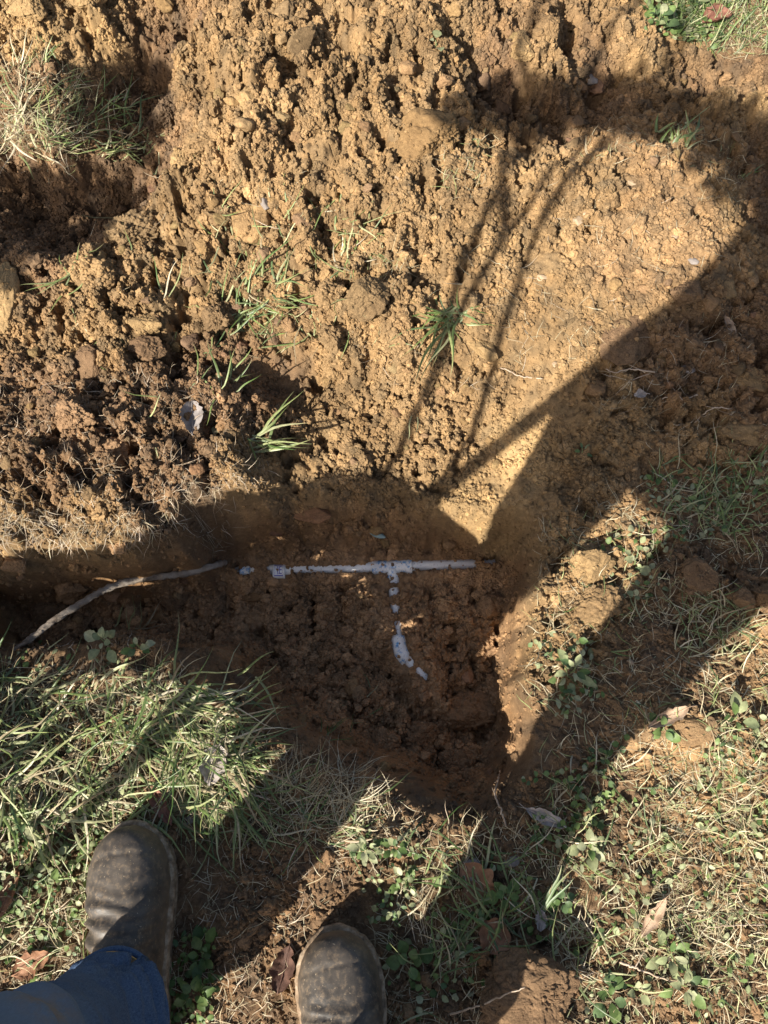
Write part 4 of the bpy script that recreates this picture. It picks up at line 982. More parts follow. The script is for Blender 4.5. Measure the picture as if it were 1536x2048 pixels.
tuft(690,510,[(9,30,60,(.035,.075),(.0025,.004),(30,70),(10,40)),(5,200,50,(.03,.05),(.0025,.0035),(40,75),(10,40)),(3,10,10,(.05,.08),(.003,.004),(50,75),(0,30))],'thin yellowing grass tuft on the ochre soil above and right of the green tufts',206,rad=.022,pal=((GRN,.4),(PAL,.4),(STR,.2)))
tuft(45,255,[(12,70,45,(.07,.12),(.003,.0055),(40,75),(10,40)),(10,200,50,(.05,.09),(.003,.005),(40,80),(10,40)),(8,0,40,(.06,.10),(.003,.005),(45,75),(10,40))],'pale half-dead grass tuft on the upturned sod at the upper left edge',207,rad=.024,pal=((STR,.45),(PAL,.55)))
tuft(205,255,[(9,30,40,(.06,.11),(.003,.0045),(35,70),(10,50)),(8,100,35,(.06,.10),(.003,.0045),(40,75),(10,50)),(6,160,30,(.05,.09),(.0025,.004),(45,75),(10,40))],'dark green shaded grass tuft beside the pale tuft at upper left',208,rad=.026,pal=((GRN,1.),))
tuft(262,300,[(7,80,30,(.05,.09),(.0025,.004),(45,75),(10,40)),(4,130,20,(.05,.08),(.0025,.004),(50,75),(10,40))],'grass tuft lying towards the sunlit clods right of the upper left sod',209,rad=.018,pal=((GRN,.4),(PAL,.6)))
tuft(445,765,[(4,15,25,(.05,.08),(.003,.0045),(35,70),(10,40)),(3,75,30,(.04,.07),(.003,.004),(40,70),(10,40)),(3,200,40,(.04,.07),(.003,.004),(50,75),(10,40))],'sparse dark grass tuft between the tall tuft and the splayed tuft',210,rad=.014,pal=((GRN,1.),))
tuft(145,555,[(3,40,15,(.05,.08),(.003,.004),(40,70),(5,30)),(4,240,15,(.05,.09),(.0025,.0035),(60,80),(0,20)),(2,100,30,(.03,.05),(.0025,.0035),(50,75),(0,20))],'few grass blades at the edge of the dark hollow at left',211,rad=.006,pal=((GRN,.7),(PAL,.3)))
tuft(960,1845,[(14,-20,35,(.06,.11),(.0025,.004),(25,65),(20,60)),(9,-80,30,(.06,.11),(.0025,.004),(40,75),(20,50)),(8,40,35,(.04,.08),(.0025,.004),(30,65),(10,40)),(7,200,40,(.05,.09),(.0025,.004),(40,75),(20,50))],'lush grass tuft in the shade just above the big cracked lump of earth',212,rad=.024,pal=((GRN,.75),(PAL,.25)))
tuft(1085,1840,[(2,-22,6,(.075,.10),(.0045,.006),(55,70),(5,20)),(2,22,6,(.06,.09),(.0045,.006),(50,65),(5,20)),(1,35,3,(.09,.10),(.004,.005),(55,65),(5,15))],'three or four broad blue-green blades splayed in a V near the clover',213,rad=.005,pal=((GRN[3:],1.),))
tuft(1030,1805,[(1,-33,2,(.15,.16),(.003,.004),(62,66),(5,14)),(1,20,3,(.07,.08),(.003,.004),(60,66),(5,14))],'long single dark blade reaching up towards the hole from the clover',214,rad=.004,pal=((GRN,1.),))
tuft(470,1395,[(7,150,20,(.07,.12),(.003,.0045),(45,75),(10,40)),(6,110,25,(.06,.11),(.003,.0045),(45,75),(10,40)),(5,60,40,(.05,.08),(.003,.0045),(40,70),(10,40))],'grass tuft leaning over the left rim of the hole below the trench',215,rad=.022,pal=((GRN,.5),(PAL,.5)))
tuft(250,1265,[(4,5,15,(.06,.09),(.0025,.004),(15,45),(5,30)),(4,50,25,(.05,.08),(.0025,.004),(35,60),(5,30)),(3,95,15,(.06,.09),(.0025,.004),(60,80),(0,20))],'upright dry grass tuft standing at the trench edge behind the lobed weed',216,rad=.014,pal=((STR,.5),(PAL,.5)))
tuft(1440,1035,[(6,80,30,(.05,.08),(.003,.0045),(50,75),(10,35)),(7,20,40,(.04,.07),(.003,.0045),(40,70),(10,35)),(5,-60,30,(.03,.06),(.003,.004),(40,70),(10,35))],'shaded green grass tuft at the right edge above the two soil balls',217,rad=.026,pal=((GRN,.9),(PAL,.1)))
tuft(1340,985,[(8,10,50,(.04,.07),(.002,.0035),(40,75),(10,35)),(8,100,50,(.03,.06),(.002,.003),(50,80),(10,35))],'sunlit straw-coloured tuft with some green on the right bank of the hole',218,rad=.024,pal=((PAL,.6),(STR,.4)))
tuft(1420,75,[(14,20,35,(.05,.10),(.002,.0032),(20,60),(10,50)),(8,-50,35,(.04,.08),(.002,.003),(30,65),(10,50))],'bright green fine grass tuft in the turf at the top right corner',219,rad=.03,pal=((GRN,.8),(PAL,.2)))
tuft(1480,365,[(2,65,8,(.05,.06),(.004,.005),(60,75),(5,20))],'lone green blade leaning at the right edge behind the earth slab',220,rad=.003,pal=((GRN,1.),))
tuft(655,1470,[(3,50,14,(.035,.055),(.0016,.0024),(55,75),(5,20)),(2,10,14,(.025,.04),(.0016,.0024),(40,65),(5,20))],'tiny wisp of grass lying on the near slope inside the hole',221,rad=.004,pal=((GRN,1.),))
tuft(830,835,[(2,185,6,(.05,.06),(.002,.003),(60,75),(5,20))],'wisp of pale grass on the sunlit cut slope below the drooping tuft',222,rad=.004,pal=((PAL,1.),))
tuft(660,1690,[(3,95,8,(.08,.10),(.002,.003),(65,80),(0,12)),(2,60,10,(.05,.06),(.0015,.002),(60,75),(0,15))],'green blades laid flat on the soil between boots and hole',223,rad=.008,pal=((GRN,.8),(STR,.2)))

# ------------------------------------------------------------------ weeds with separate leaves
def weed(px, py, n, L, asp, label, seed, name='weed_plant', pal=((LFG,.6),(LFP,.4)), rings=2, hgt=.012, tilt=.35, cat='weed', stem=True):
    r = np.random.default_rng(seed); g = P(px, py)
    o = thing(name, label, cat, tuple(g))
    for k in range(n):
        a = 2.4 * k + r.normal() * .3; ring = (k % rings + 1) / rings
        l_ = r.uniform(*L) * (.6 + .4 * ring); d = np.array([math.sin(a), math.cos(a), 0])
        b = g + d * (l_ * .55 * ring) + np.array([0, 0, hgt * (1.3 - .8 * ring) + .003 + r.uniform(0, .004)])
        b[2] = max(b[2], hz(b[0], b[1]) + .004)
        nr = np.array([[-d[0] * tilt + r.normal() * .2, -d[1] * tilt + r.normal() * .2, 1.0]])
        v, f, c = leaf_geo(b[None], nr, np.array([a]), np.array([l_]), np.array([l_ * r.uniform(*asp)]), np.array([r.uniform(.2, .7)]), pick(1, r, *pal))
        mesh_np('leaf', v - g, f, M_leaf, parent=o, cols=c)
    if stem:
        v, f = tube(np.array([g - [0, 0, .006], g + [.002, 0, hgt * .6], g + [0, .003, hgt * 1.3]]), [.0016, .0014, .0006], 6)
        cc = np.tile(np.array([[.20, .24, .10]]), (len(v), 1)); mesh_np('stem', v - g, f, M_leaf, parent=o, cols=cc)
    return o
weed(218,1290,9,(.013,.024),(.6,.95),'bright green lobed weed standing on the trench edge at left',302,hgt=.03,pal=((LFP,1.),))
weed(285,1300,8,(.011,.02),(.6,.9),'grey-green weed right of the bright lobed weed by the trench',303,hgt=.026)
weed(405,1905,10,(.016,.026),(.6,.85),'dark green leaf rosette in the shade right of the left boot',304,hgt=.010,pal=((LFG,1.),))
weed(390,1985,12,(.014,.024),(.6,.85),'lower leaf rosette beside the jeans cuff, below the other rosette',305,hgt=.012,pal=((LFG,1.),))
weed(730,1695,15,(.012,.020),(.5,.75),'sunlit weed with pale upright leaves at the bottom rim of the hole',306,hgt=.055,rings=4,pal=((LFP,.8),(LFG,.2)))
weed(790,1690,13,(.011,.018),(.5,.75),'weed right of the sunlit pale weed at the bottom rim',307,hgt=.05,rings=4,pal=((LFP,.6),(LFG,.4)))
weed(810,1760,8,(.012,.02),(.5,.75),'weed below the pair of pale weeds, above the right boot',308,hgt=.02,pal=((LFP,.6),(LFG,.4)))
weed(1140,1345,9,(.016,.028),(.45,.65),'upright pale-leaved weed on the sunlit right rim of the hole',309,hgt=.03,pal=((LFP,.8),(LFG,.2)))
weed(1170,1690,10,(.014,.024),(.6,.85),'pale weed at the boundary of sun and shade right of the fallen pale leaf',310,hgt=.022,pal=((LFP,.7),(LFG,.3)))
weed(1355,1965,11,(.014,.024),(.5,.7),'large pale-leaved weed cluster in the sun at the lower right',311,hgt=.028,pal=((LFP,.8),(LFG,.2)))
weed(1330,1905,8,(.016,.026),(.5,.7),'smaller weed just above the large pale cluster at lower right',312,hgt=.022,pal=((LFP,.6),(LFG,.4)))
weed(1265,1975,4,(.014,.018),(.7,.8),'round bright leaf cluster left of the large pale weed cluster',313,hgt=.02,pal=((LFP,1.),))
weed(1460,1440,6,(.018,.026),(.6,.8),'grey-green weed beside the tan hump at right',314,hgt=.02)
weed(1320,1460,9,(.012,.02),(.7,.9),'dark shaded weed left of the tan hump',315,hgt=.014,pal=((LFG,1.),))
weed(1265,1130,3,(.014,.02),(.7,.95),'tiny two-leaved seedling on the sunlit right bank',316,hgt=.012,pal=((LFP,1.),))
weed(1160,910,4,(.012,.02),(.4,.6),'little grey seedling in the body shadow near the right rim',317,hgt=.014,pal=((LFG,.5),(LFP,.5)))
weed(432,885,4,(.016,.024),(.6,.8),'small broad-leaved weed on the sod left of the splayed tuft',318,hgt=.016,pal=((LFP,.6),(LFG,.4)))
weed(1310,60,9,(.02,.03),(.7,.9),'clover-like weed at the left end of the top right turf',319,hgt=.03,pal=((LFG,.6),(LFP,.4)))
weed(1380,30,10,(.022,.032),(.7,.95),'large clover clump on the top edge of the top right turf',320,hgt=.034,pal=((LFG,.7),(LFP,.3)))
weed(60,1640,10,(.012,.02),(.6,.8),'chickweed clump left of the left boot toe, upper of two',321,hgt=.018,pal=((LFG,.5),(LFP,.5)))
weed(110,1720,10,(.012,.02),(.6,.8),'chickweed clump left of the left boot toe, lower of two',322,hgt=.018,pal=((LFG,.5),(LFP,.5)))
weed(870,95,3,(.016,.024),(.8,1.),'single pale seedling lying on the top of the spoil heap',323,hgt=.01,pal=((LFP,1.),))
weed(1010,1790,9,(.014,.02),(.8,1.),'round-leaved clover patch in the shade below the grey flake',324,hgt=.014,pal=((LFG,1.),),tilt=.2)
weed(1120,1800,9,(.012,.018),(.8,1.),'round-leaved clover patch at the foot of the broad V blades',325,hgt=.014,pal=((LFG,1.),),tilt=.2)
weed(820,1920,9,(.014,.022),(.8,1.),'round-leaved clover patch right of the right boot',326,hgt=.014,pal=((LFG,1.),),tilt=.2)
weed(1215,1990,8,(.014,.022),(.7,.95),'dark clover patch right of the big cracked lump of earth',327,hgt=.016,pal=((LFG,1.),),tilt=.2)

# ------------------------------------------------------------------ dead leaves
def leaf_mat(name, c0, c1):
    return simple_mat(name, [(.35, c0), (.65, c1)], 60, .65, .5, .0015, .25, 300)
M_dl1 = leaf_mat('brown_leaf', (.16, .075, .04), (.30, .16, .09)); M_dl2 = leaf_mat('grey_leaf', (.24, .20, .175), (.42, .37, .33)); M_dl3 = leaf_mat('tan_leaf', (.30, .20, .13), (.46, .34, .24)); M_dl4 = leaf_mat('wine_leaf', (.13, .055, .04), (.24, .11, .075))
M_dl6 = leaf_mat('ash_leaf', (.14, .12, .11), (.28, .25, .235))
M_dl5 = leaf_mat('dark_red_leaf', (.055, .030, .022), (.13, .07, .05))
def dead_leaf(px, py, w, h, rot, mat, label, seed, curl=.5, hgt=.008):
    """w, h: length and width in photo pixels; rot: degrees of the long axis right of image up"""
    r = np.random.default_rng(seed); g = P(px, py); m = ppm(g); L = w / m; W = h / m
    o = thing('dead_leaf', label, 'leaf', (g[0], g[1], g[2] + hgt)); o.rotation_euler = (r.uniform(-.2, .2), r.uniform(-.2, .2), -math.radians(rot))
    nu, nv = 15, 9; u = np.linspace(-.5, .5, nu); vs = []
    tear = 1 + .14 * r.normal(size=(nu, 2))
    for i, t in enumerate(u):
        wd = (math.cos(t * math.pi) ** .6 if abs(t) < .5 else 0) + .03
        for j in range(nv):
            q = j / (nv - 1) * 2 - 1; e = tear[i, 0] if q < 0 else tear[i, 1]
            x = q * W / 2 * wd * e; y = t * L
            z = curl * W * .5 * (q * q) * wd + curl * L * .25 * (t * t) + .0012 * math.sin(9 * t + 4 * q + seed) + .0008 * r.normal()
            vs.append((x, y, z))
    idx = np.arange(nu * nv).reshape(nu, nv)
    f = np.stack([idx[:-1, :-1], idx[:-1, 1:], idx[1:, 1:], idx[1:, :-1]], -1).reshape(-1, 4)
    mesh_np('leaf_blade', np.array(vs), f, mat, parent=o)
    rib = np.stack([0 * u, u * L * 1.02, curl * L * .25 * u * u + .0012], -1); rib = np.vstack([rib, [[.003, L * .68, .004]]])
    v, f = tube(rib, np.linspace(.0011, .0005, len(rib)), 6); mesh_np('midrib', v, f, mat, parent=o)
    return o
dead_leaf(1425,55,62,42,70,M_dl4,'russet brown leaf lying on the top right turf',401,.7,.02)
dead_leaf(388,845,80,40,-6,M_dl6,'curled pale grey leaf on the turned sod left of the splayed tuft',402,.9,.012)
dead_leaf(432,1530,80,46,10,M_dl2,'crumpled pinkish grey leaf at the left rim below the grass',403,.6,.012)
dead_leaf(1088,1635,84,26,-66,M_dl2,'long pale leaf lying in the shade at the lower right rim of the hole',404,.5,.01)
dead_leaf(1300,1830,90,22,38,M_dl3,'narrow tan curled leaf in the straw at the lower right',405,1.0,.014)
dead_leaf(325,1608,96,26,-38,M_dl4,'slim reddish leaf on the soil above the left boot',406,.6,.008)
dead_leaf(570,1935,84,44,12,M_dl5,'crinkled dark red leaf beside the right boot',407,.8,.012)
dead_leaf(955,1765,96,60,-40,M_dl1,'dull brown leaf half under a grey flake in the shade',408,.4,.006)
dead_leaf(985,1870,70,60,30,M_dl1,'dark brown leaf beneath the lush grass tuft',409,.4,.006)
dead_leaf(1078,1838,40,24,5,M_dl2,'little grey oval leaf at the foot of the V blades',410,.5,.008)
dead_leaf(20,1790,110,30,15,M_dl1,'brown leaf strip at the left edge beside the left boot',411,.8,.01)
dead_leaf(70,1925,80,44,60,M_dl1,'torn brown leaf above the jeans at the lower left',412,.6,.01)
dead_leaf(1455,660,60,16,-6,M_dl3,'thin tan leaf upright on the shaded loose soil at right',413,.6,.008)
dead_leaf(1278,793,26,18,80,M_dl2,'tiny grey leaf in the body shadow by the roots',414,.5,.006)
dead_leaf(1330,1435,90,26,65,M_dl3,'brown curled leaf strip along the shadow side of the tan hump',415,.9,.012)
dead_leaf(545,1040,36,14,80,M_dl1,'small brown leaf shred on the far wall of the hole',416,.5,.004)

# ------------------------------------------------------------------ stones
M_st1 = simple_mat('pale_stone', [(.3, (.27, .19, .115)), (.7, (.42, .32, .215))], 50, .8, .5, .0012, .2, 260)
M_st2 = simple_mat('grey_stone', [(.3, (.15, .125, .11)), (.7, (.30, .265, .24))], 60, .8, .5, .0012, .2, 260)
M_st3 = simple_mat('blue_green_flake', [(.3, (.10, .17, .17)), (.7, (.32, .42, .40))], 90, .6, .5, .001, .3, 300)
def stone(px, py, w, h, mat, label, seed, rot=0, name='stone', cat='stone', up=.5, group=None):
    g = P(px, py); m = ppm(g)
    r = np.random.default_rng(seed); v, f = ico(3); v = v.astype(float); rad = np.ones(len(v))
    for _ in range(12):
        n_ = r.normal(size=3); n_ /= np.linalg.norm(n_); dn = v @ n_; dd = r.uniform(.6, .9)
        rad = np.where(dn > .05, np.minimum(rad, dd / np.maximum(dn, .05)), rad)
    a, b = w / m / 2, h / m / 2
    w_ = v * (rad * (1 + .05 * lumps3(v * 3 + seed, seed)))[:, None] * np.array([a, b, min(a, b) * up * 1.5]) * 1.15
    o = mesh_np(name, w_, f, mat); o.location = (g[0], g[1], g[2] + min(a, b) * up * .3); o.rotation_euler = (r.uniform(-.2, .2), r.uniform(-.2, .2), math.radians(rot))
    return tag(o, label, cat, group)
stone(1156,444,22,19,M_st1,'pale rounded pebble between the two thin stem shadows, lower of two',501)
stone(1171,430,10,12,M_st1,'tiny pale pebble touching the upper right of the rounded pebble',502)
stone(1264,371,22,12,M_st1,'flat pale pebble on the right slab of earth',503,-10)
stone(1018,323,18,12,M_st1,'oval pale pebble right of the pale grass roots',504,20)
stone(793,361,14,18,M_st1,'whitish pebble under the broad smooth block',505)
stone(1350,473,16,12,M_st1,'pale pebble low on the right slab of earth near the shadow edge',506)
stone(1084,556,20,16,M_st1,'buff pebble on the smooth slope right of the stem shadows',507)
stone(1110,730,12,12,M_st1,'small pale pebble beside the diagonal shadow edge',508)
stone(528,394,22,26,M_st2,'grey stone chip standing on top of the rounded smooth clod',509,up=.9)
stone(1172,190,22,30,M_st2,'dark grey stone in the shaded hollow near the top right',510,30)
stone(755,1068,34,14,M_st3,'bluish green flake in the damp soil above the tee junction',511,-15,name='flake',cat='flake')
stone(946,1742,40,46,M_st2,'pale grey flake of stone on the brown leaf in the shade',512,20,up=.25)
stone(1022,1725,30,22,M_st2,'dark flat stone near the bottom rim of the hole',513,10)
stone(1260,1325,14,12,M_st1,'small pale pebble on the bare shaded soil right of the hole',514)
stone(1385,523,26,14,M_st2,'light grey flat stone just inside the body shadow',515,-10)
stone(1378,740,30,20,M_st2,'flat grey-brown stone in the body shadow at right',516)
stone(1444,690,14,14,M_st1,'buff pebble among dark crumbs in the body shadow',517)
stone(470,1665,26,20,M_st1,'brownish pebble on the trodden soil between boots and hole',518)
stone(380,1640,22,20,M_st2,'grey pebble above the left boot toe',519)
stone(600,845,16,14,M_st1,'pebble on the shaded corner of the cut slope',520)

# ------------------------------------------------------------------ twigs and bare roots
M_twig = simple_mat('dry_twig', [(.3, (.26, .18, .12)), (.7, (.52, .42, .32))], 80, .75, .5, .001, .15, 300)
def twig(pts, rad, label, name='dry_twig', cat='twig', forks=(), seed=1, mat=None, part_name='stem'):
    w = []
    for px_, py_, hh in pts:
        g = P(px_, py_); w.append(G(px_, py_, g[2] + hh))
    w = smooth_path(np.array(w), 8 * len(pts)); r = np.random.default_rng(seed); w = w + .0006 * r.normal(size=w.shape)
    o = thing(name, label, cat, tuple(w[0]))
    part(part_name, *tube(w, np.linspace(rad, rad * .5, len(w)), 7), mat or M_twig, o)
    for fk in forks:
        q = []
        for px_, py_, hh in fk:
            g = P(px_, py_); q.append(G(px_, py_, g[2] + hh))
        q = smooth_path(np.array(q), 8 * len(fk)); part('fork', *tube(q, np.linspace(rad * .6, rad * .25, len(q)), 6), mat or M_twig, o)
    return o
twig([(1012,1652,.004),(1002,1620,.02),(990,1590,.03),(996,1560,.04),(1000,1540,.045)],.0016,'forked dry stem standing at the bottom right corner of the hole',forks=[[(992,1592,.03),(984,1575,.035)],[(999,1555,.042),(990,1565,.045)]])
twig([(1085,758,.004),(1040,752,.006),(1015,740,.008),(1000,736,.004)],.0013,'thin pale rootlet under the clay lip',name='bare_root',cat='root',mat=M_twig)
twig([(1310,745,.006),(1260,738,.012),(1230,745,.010),(1212,738,.006)],.0015,'branched pale root in the body shadow, upper of two',name='bare_root',cat='root',forks=[[(1300,747,.008),(1262,762,.01),(1230,790,.006)],[(1290,745,.008),(1255,728,.010),(1240,725,.006)],[(1305,760,.006),(1290,790,.008)]])
twig([(1395,790,.004),(1360,800,.010),(1330,795,.012),(1300,825,.006)],.0014,'branched pale root in the body shadow, lower of two',name='bare_root',cat='root',forks=[[(1365,800,.010),(1345,775,.008)],[(1335,797,.01),(1320,815,.006)]])
twig([(1470,820,.004),(1430,815,.010),(1405,830,.008),(1390,845,.004)],.0012,'pale root near the right edge below the branched roots',name='bare_root',cat='root',forks=[[(1430,816,.01),(1410,812,.008)]])
twig([(540,1600,.01),(505,1588,.014),(478,1576,.016),(465,1572,.006)],.0014,'bent straw-coloured stem at the bottom left rim',forks=[[(505,1588,.014),(520,1605,.006)]])
twig([(280,1065,.002),(283,1085,.0),(300,1092,.0),(296,1105,.0)],.0012,'forked hair root dangling from the sod above the long root',name='bare_root',cat='root',forks=[[(284,1085,.0),(270,1078,.0)]])
twig([(1150,1960,.01),(1175,1950,.012),(1190,1944,.008)],.0012,'short pale stalk above the dark clover patch',)
twig([(1240,1925,.014),(1270,1935,.018),(1320,1955,.016),(1350,1965,.01)],.0018,'straight pale stalk lying left of the large pale weed cluster',forks=[[(1270,1935,.018),(1290,1900,.02)]])
twig([(1530,1850,.01),(1470,1850,.014),(1420,1855,.012)],.0012,'thin pale stalk at the right edge of the straw')
twig([(900,2030,.03),(960,2010,.05),(1010,1990,.058),(1050,1975,.06)],.0014,'bleached stem lying across the big cracked lump of earth')
twig([(1270,590,.004),(1283,545,.006),(1287,530,.004)],.0010,'thin stem on the lower slope right of the stem shadows',) if False else None

# ------------------------------------------------------------------ the person taking the photograph
FEET = np.array([-.186, -.225]); S2 = np.array([math.sin(SUN_AZ), math.cos(SUN_AZ)]); L2 = np.array([math.cos(SUN_AZ), -math.sin(SUN_AZ)])
TANE = math.tan(SUN_EL)
def loft(path, rx, ry, seg=28, side=None, power=1.0):
    """closed tube of elliptical rings; rx across, ry along the ring's second axis"""
    path = np.asarray(path, float); n = len(path)
    tg = np.gradient(path, axis=0); tg /= np.linalg.norm(tg, axis=1, keepdims=True)
    side = np.array([1., 0, 0]) if side is None else np.asarray(side, float)
    a = np.linspace(0, 2 * np.pi, seg, endpoint=False); vs = []
    for i in range(n):
        u = side - tg[i] * (side @ tg[i]); u /= np.linalg.norm(u); w = np.cross(tg[i], u)
        ca, sa = np.cos(a), np.sin(a)
        ca = np.sign(ca) * np.abs(ca) ** power; sa = np.sign(sa) * np.abs(sa) ** power
        vs.append(path[i] + rx[i] * ca[:, None] * u + ry[i] * sa[:, None] * w)
    v = np.concatenate(vs); i = np.arange(n - 1)[:, None] * seg; j = np.arange(seg)[None]; j2 = (j + 1) % seg
    f = [np.stack([i + j, i + j2, i + seg + j2, i + seg + j], -1).reshape(-1, 4)]
    v = np.vstack([v, path[0], path[-1]]); k = len(v); q = np.arange(seg); b = (q + 1) % seg
    f.append(np.concatenate([np.stack([b, q, np.full(seg, k - 2)], -1), np.stack([(n - 1) * seg + q, (n - 1) * seg + b, np.full(seg, k - 1)], -1)]))
    return v, f
def fuse(name, shapes, mat, parent, voxel, smooth_it=3, deform=None, loc=None):
    """several overlapping closed shapes grown into one continuous skin"""
    V_ = []; F4 = []; F3 = []; o = 0
    for v, f in shapes:
        V_.append(v)
        for q in f: (F4 if q.shape[1] == 4 else F3).append(q + o)
        o += len(v)
    fs = [np.vstack(F4)] + ([np.vstack(F3)] if F3 else [])
    loc0 = par_loc(parent)
    ob = mesh_np(name, np.vstack(V_) - loc0, fs, mat, parent=parent)
    md = ob.modifiers.new('skin', 'REMESH'); md.mode = 'VOXEL'; md.voxel_size = voxel; md.use_smooth_shade = True
    if smooth_it:
        sm = ob.modifiers.new('soft', 'SMOOTH'); sm.factor = .5; sm.iterations = smooth_it
    dg = bpy.context.evaluated_depsgraph_get(); me = bpy.data.meshes.new_from_object(ob.evaluated_get(dg))
    ob.modifiers.clear(); old = ob.data; ob.data = me; me.name = name; bpy.data.meshes.remove(old)
    if not me.materials: me.materials.append(mat)
    if deform is not None:
        n = len(me.vertices); co = np.empty(n * 3, np.float32); me.vertices.foreach_get('co', co); co = co.reshape(-1, 3)
        no = np.empty(n * 3, np.float32); me.vertex_normals.foreach_get('vector', no); no = no.reshape(-1, 3)
        co = co + no * deform(co + loc0, no)[:, None]
        me.vertices.foreach_set('co', co.astype(np.float32).ravel()); me.update()
    me.polygons.foreach_set('use_smooth', np.ones(len(me.polygons), bool))
    return ob

person = thing('person', 'person in dusty black boots and blue jeans standing at the near edge of the hole', 'person', (FEET[0], FEET[1], 0))

def leather():
    m, nt, b = new_mat('boot_leather'); geo = N(nt, 'ShaderNodeNewGeometry'); pos = geo.outputs['Position']
    n1 = noise(nt, 22, 5, .65, pos); n2 = noise(nt, 150, 5, .7, pos); n3 = noise(nt, 700, 3, .6, pos)
    c = mix(nt, (.022, .019, .017), (.060, .052, .045), n1.outputs[0])
    d1 = ramp(nt, n1.outputs[0], [(.38, (0, 0, 0)), (.75, (.60, .60, .60))]); d2 = ramp(nt, n2.outputs[0], [(.50, (0, 0, 0)), (.78, (.8, .8, .8))])
    c = mix(nt, c, (.145, .118, .092), d1.outputs[0]); c = mix(nt, c, (.24, .17, .105), d2.outputs[0])
    n5 = noise(nt, 330, 2, .5, pos); sp = ramp(nt, n5.outputs[0], [(.70, (0, 0, 0)), (.74, (.8, .8, .8))]); c = mix(nt, c, (.40, .32, .22), sp.outputs[0])
    # mud caked low round the boot
    sx = N(nt, 'ShaderNodeSeparateXYZ'); nt.links.new(pos, sx.inputs[0])
    mr = N(nt, 'ShaderNodeMapRange'); mr.inputs[1].default_value = .065; mr.inputs[2].default_value = .02; mr.inputs[3].default_value = 0; mr.inputs[4].default_value = .9
    nt.links.new(sx.outputs[2], mr.inputs[0])
    mm = N(nt, 'ShaderNodeMath'); mm.operation = 'MULTIPLY'; nt.links.new(mr.outputs[0], mm.inputs[0]); nt.links.new(n2.outputs[0], mm.inputs[1])
    c = mix(nt, c, (.27, .18, .10), mm.outputs[0])
    nt.links.new(c, b.inputs['Base Color']); b.inputs['Specular IOR Level'].default_value = .45
    rr = ramp(nt, n2.outputs[0], [(.3, (.42, .42, .42)), (.7, (.68, .68, .68))]); nt.links.new(rr.outputs[0], b.inputs['Roughness'])
    bp = N(nt, 'ShaderNodeBump'); bp.inputs['Strength'].default_value = .35; bp.inputs['Distance'].default_value = .0008
    nt.links.new(n3.outputs[0], bp.inputs['Height']); nt.links.new(bp.outputs[0], b.inputs['Normal'])
    return m
M_boot = leather()
M_sole = simple_mat('muddy_sole', [(.30, (.09, .065, .045)), (.50, (.24, .17, .11)), (.72, (.42, .34, .25))], 90, .85, .6, .0015, .15, 300)
M_gore = simple_mat('brown_elastic', [(.3, (.07, .04, .025)), (.7, (.14, .085, .05))], 200, .9, .4, .001, .1, 600)

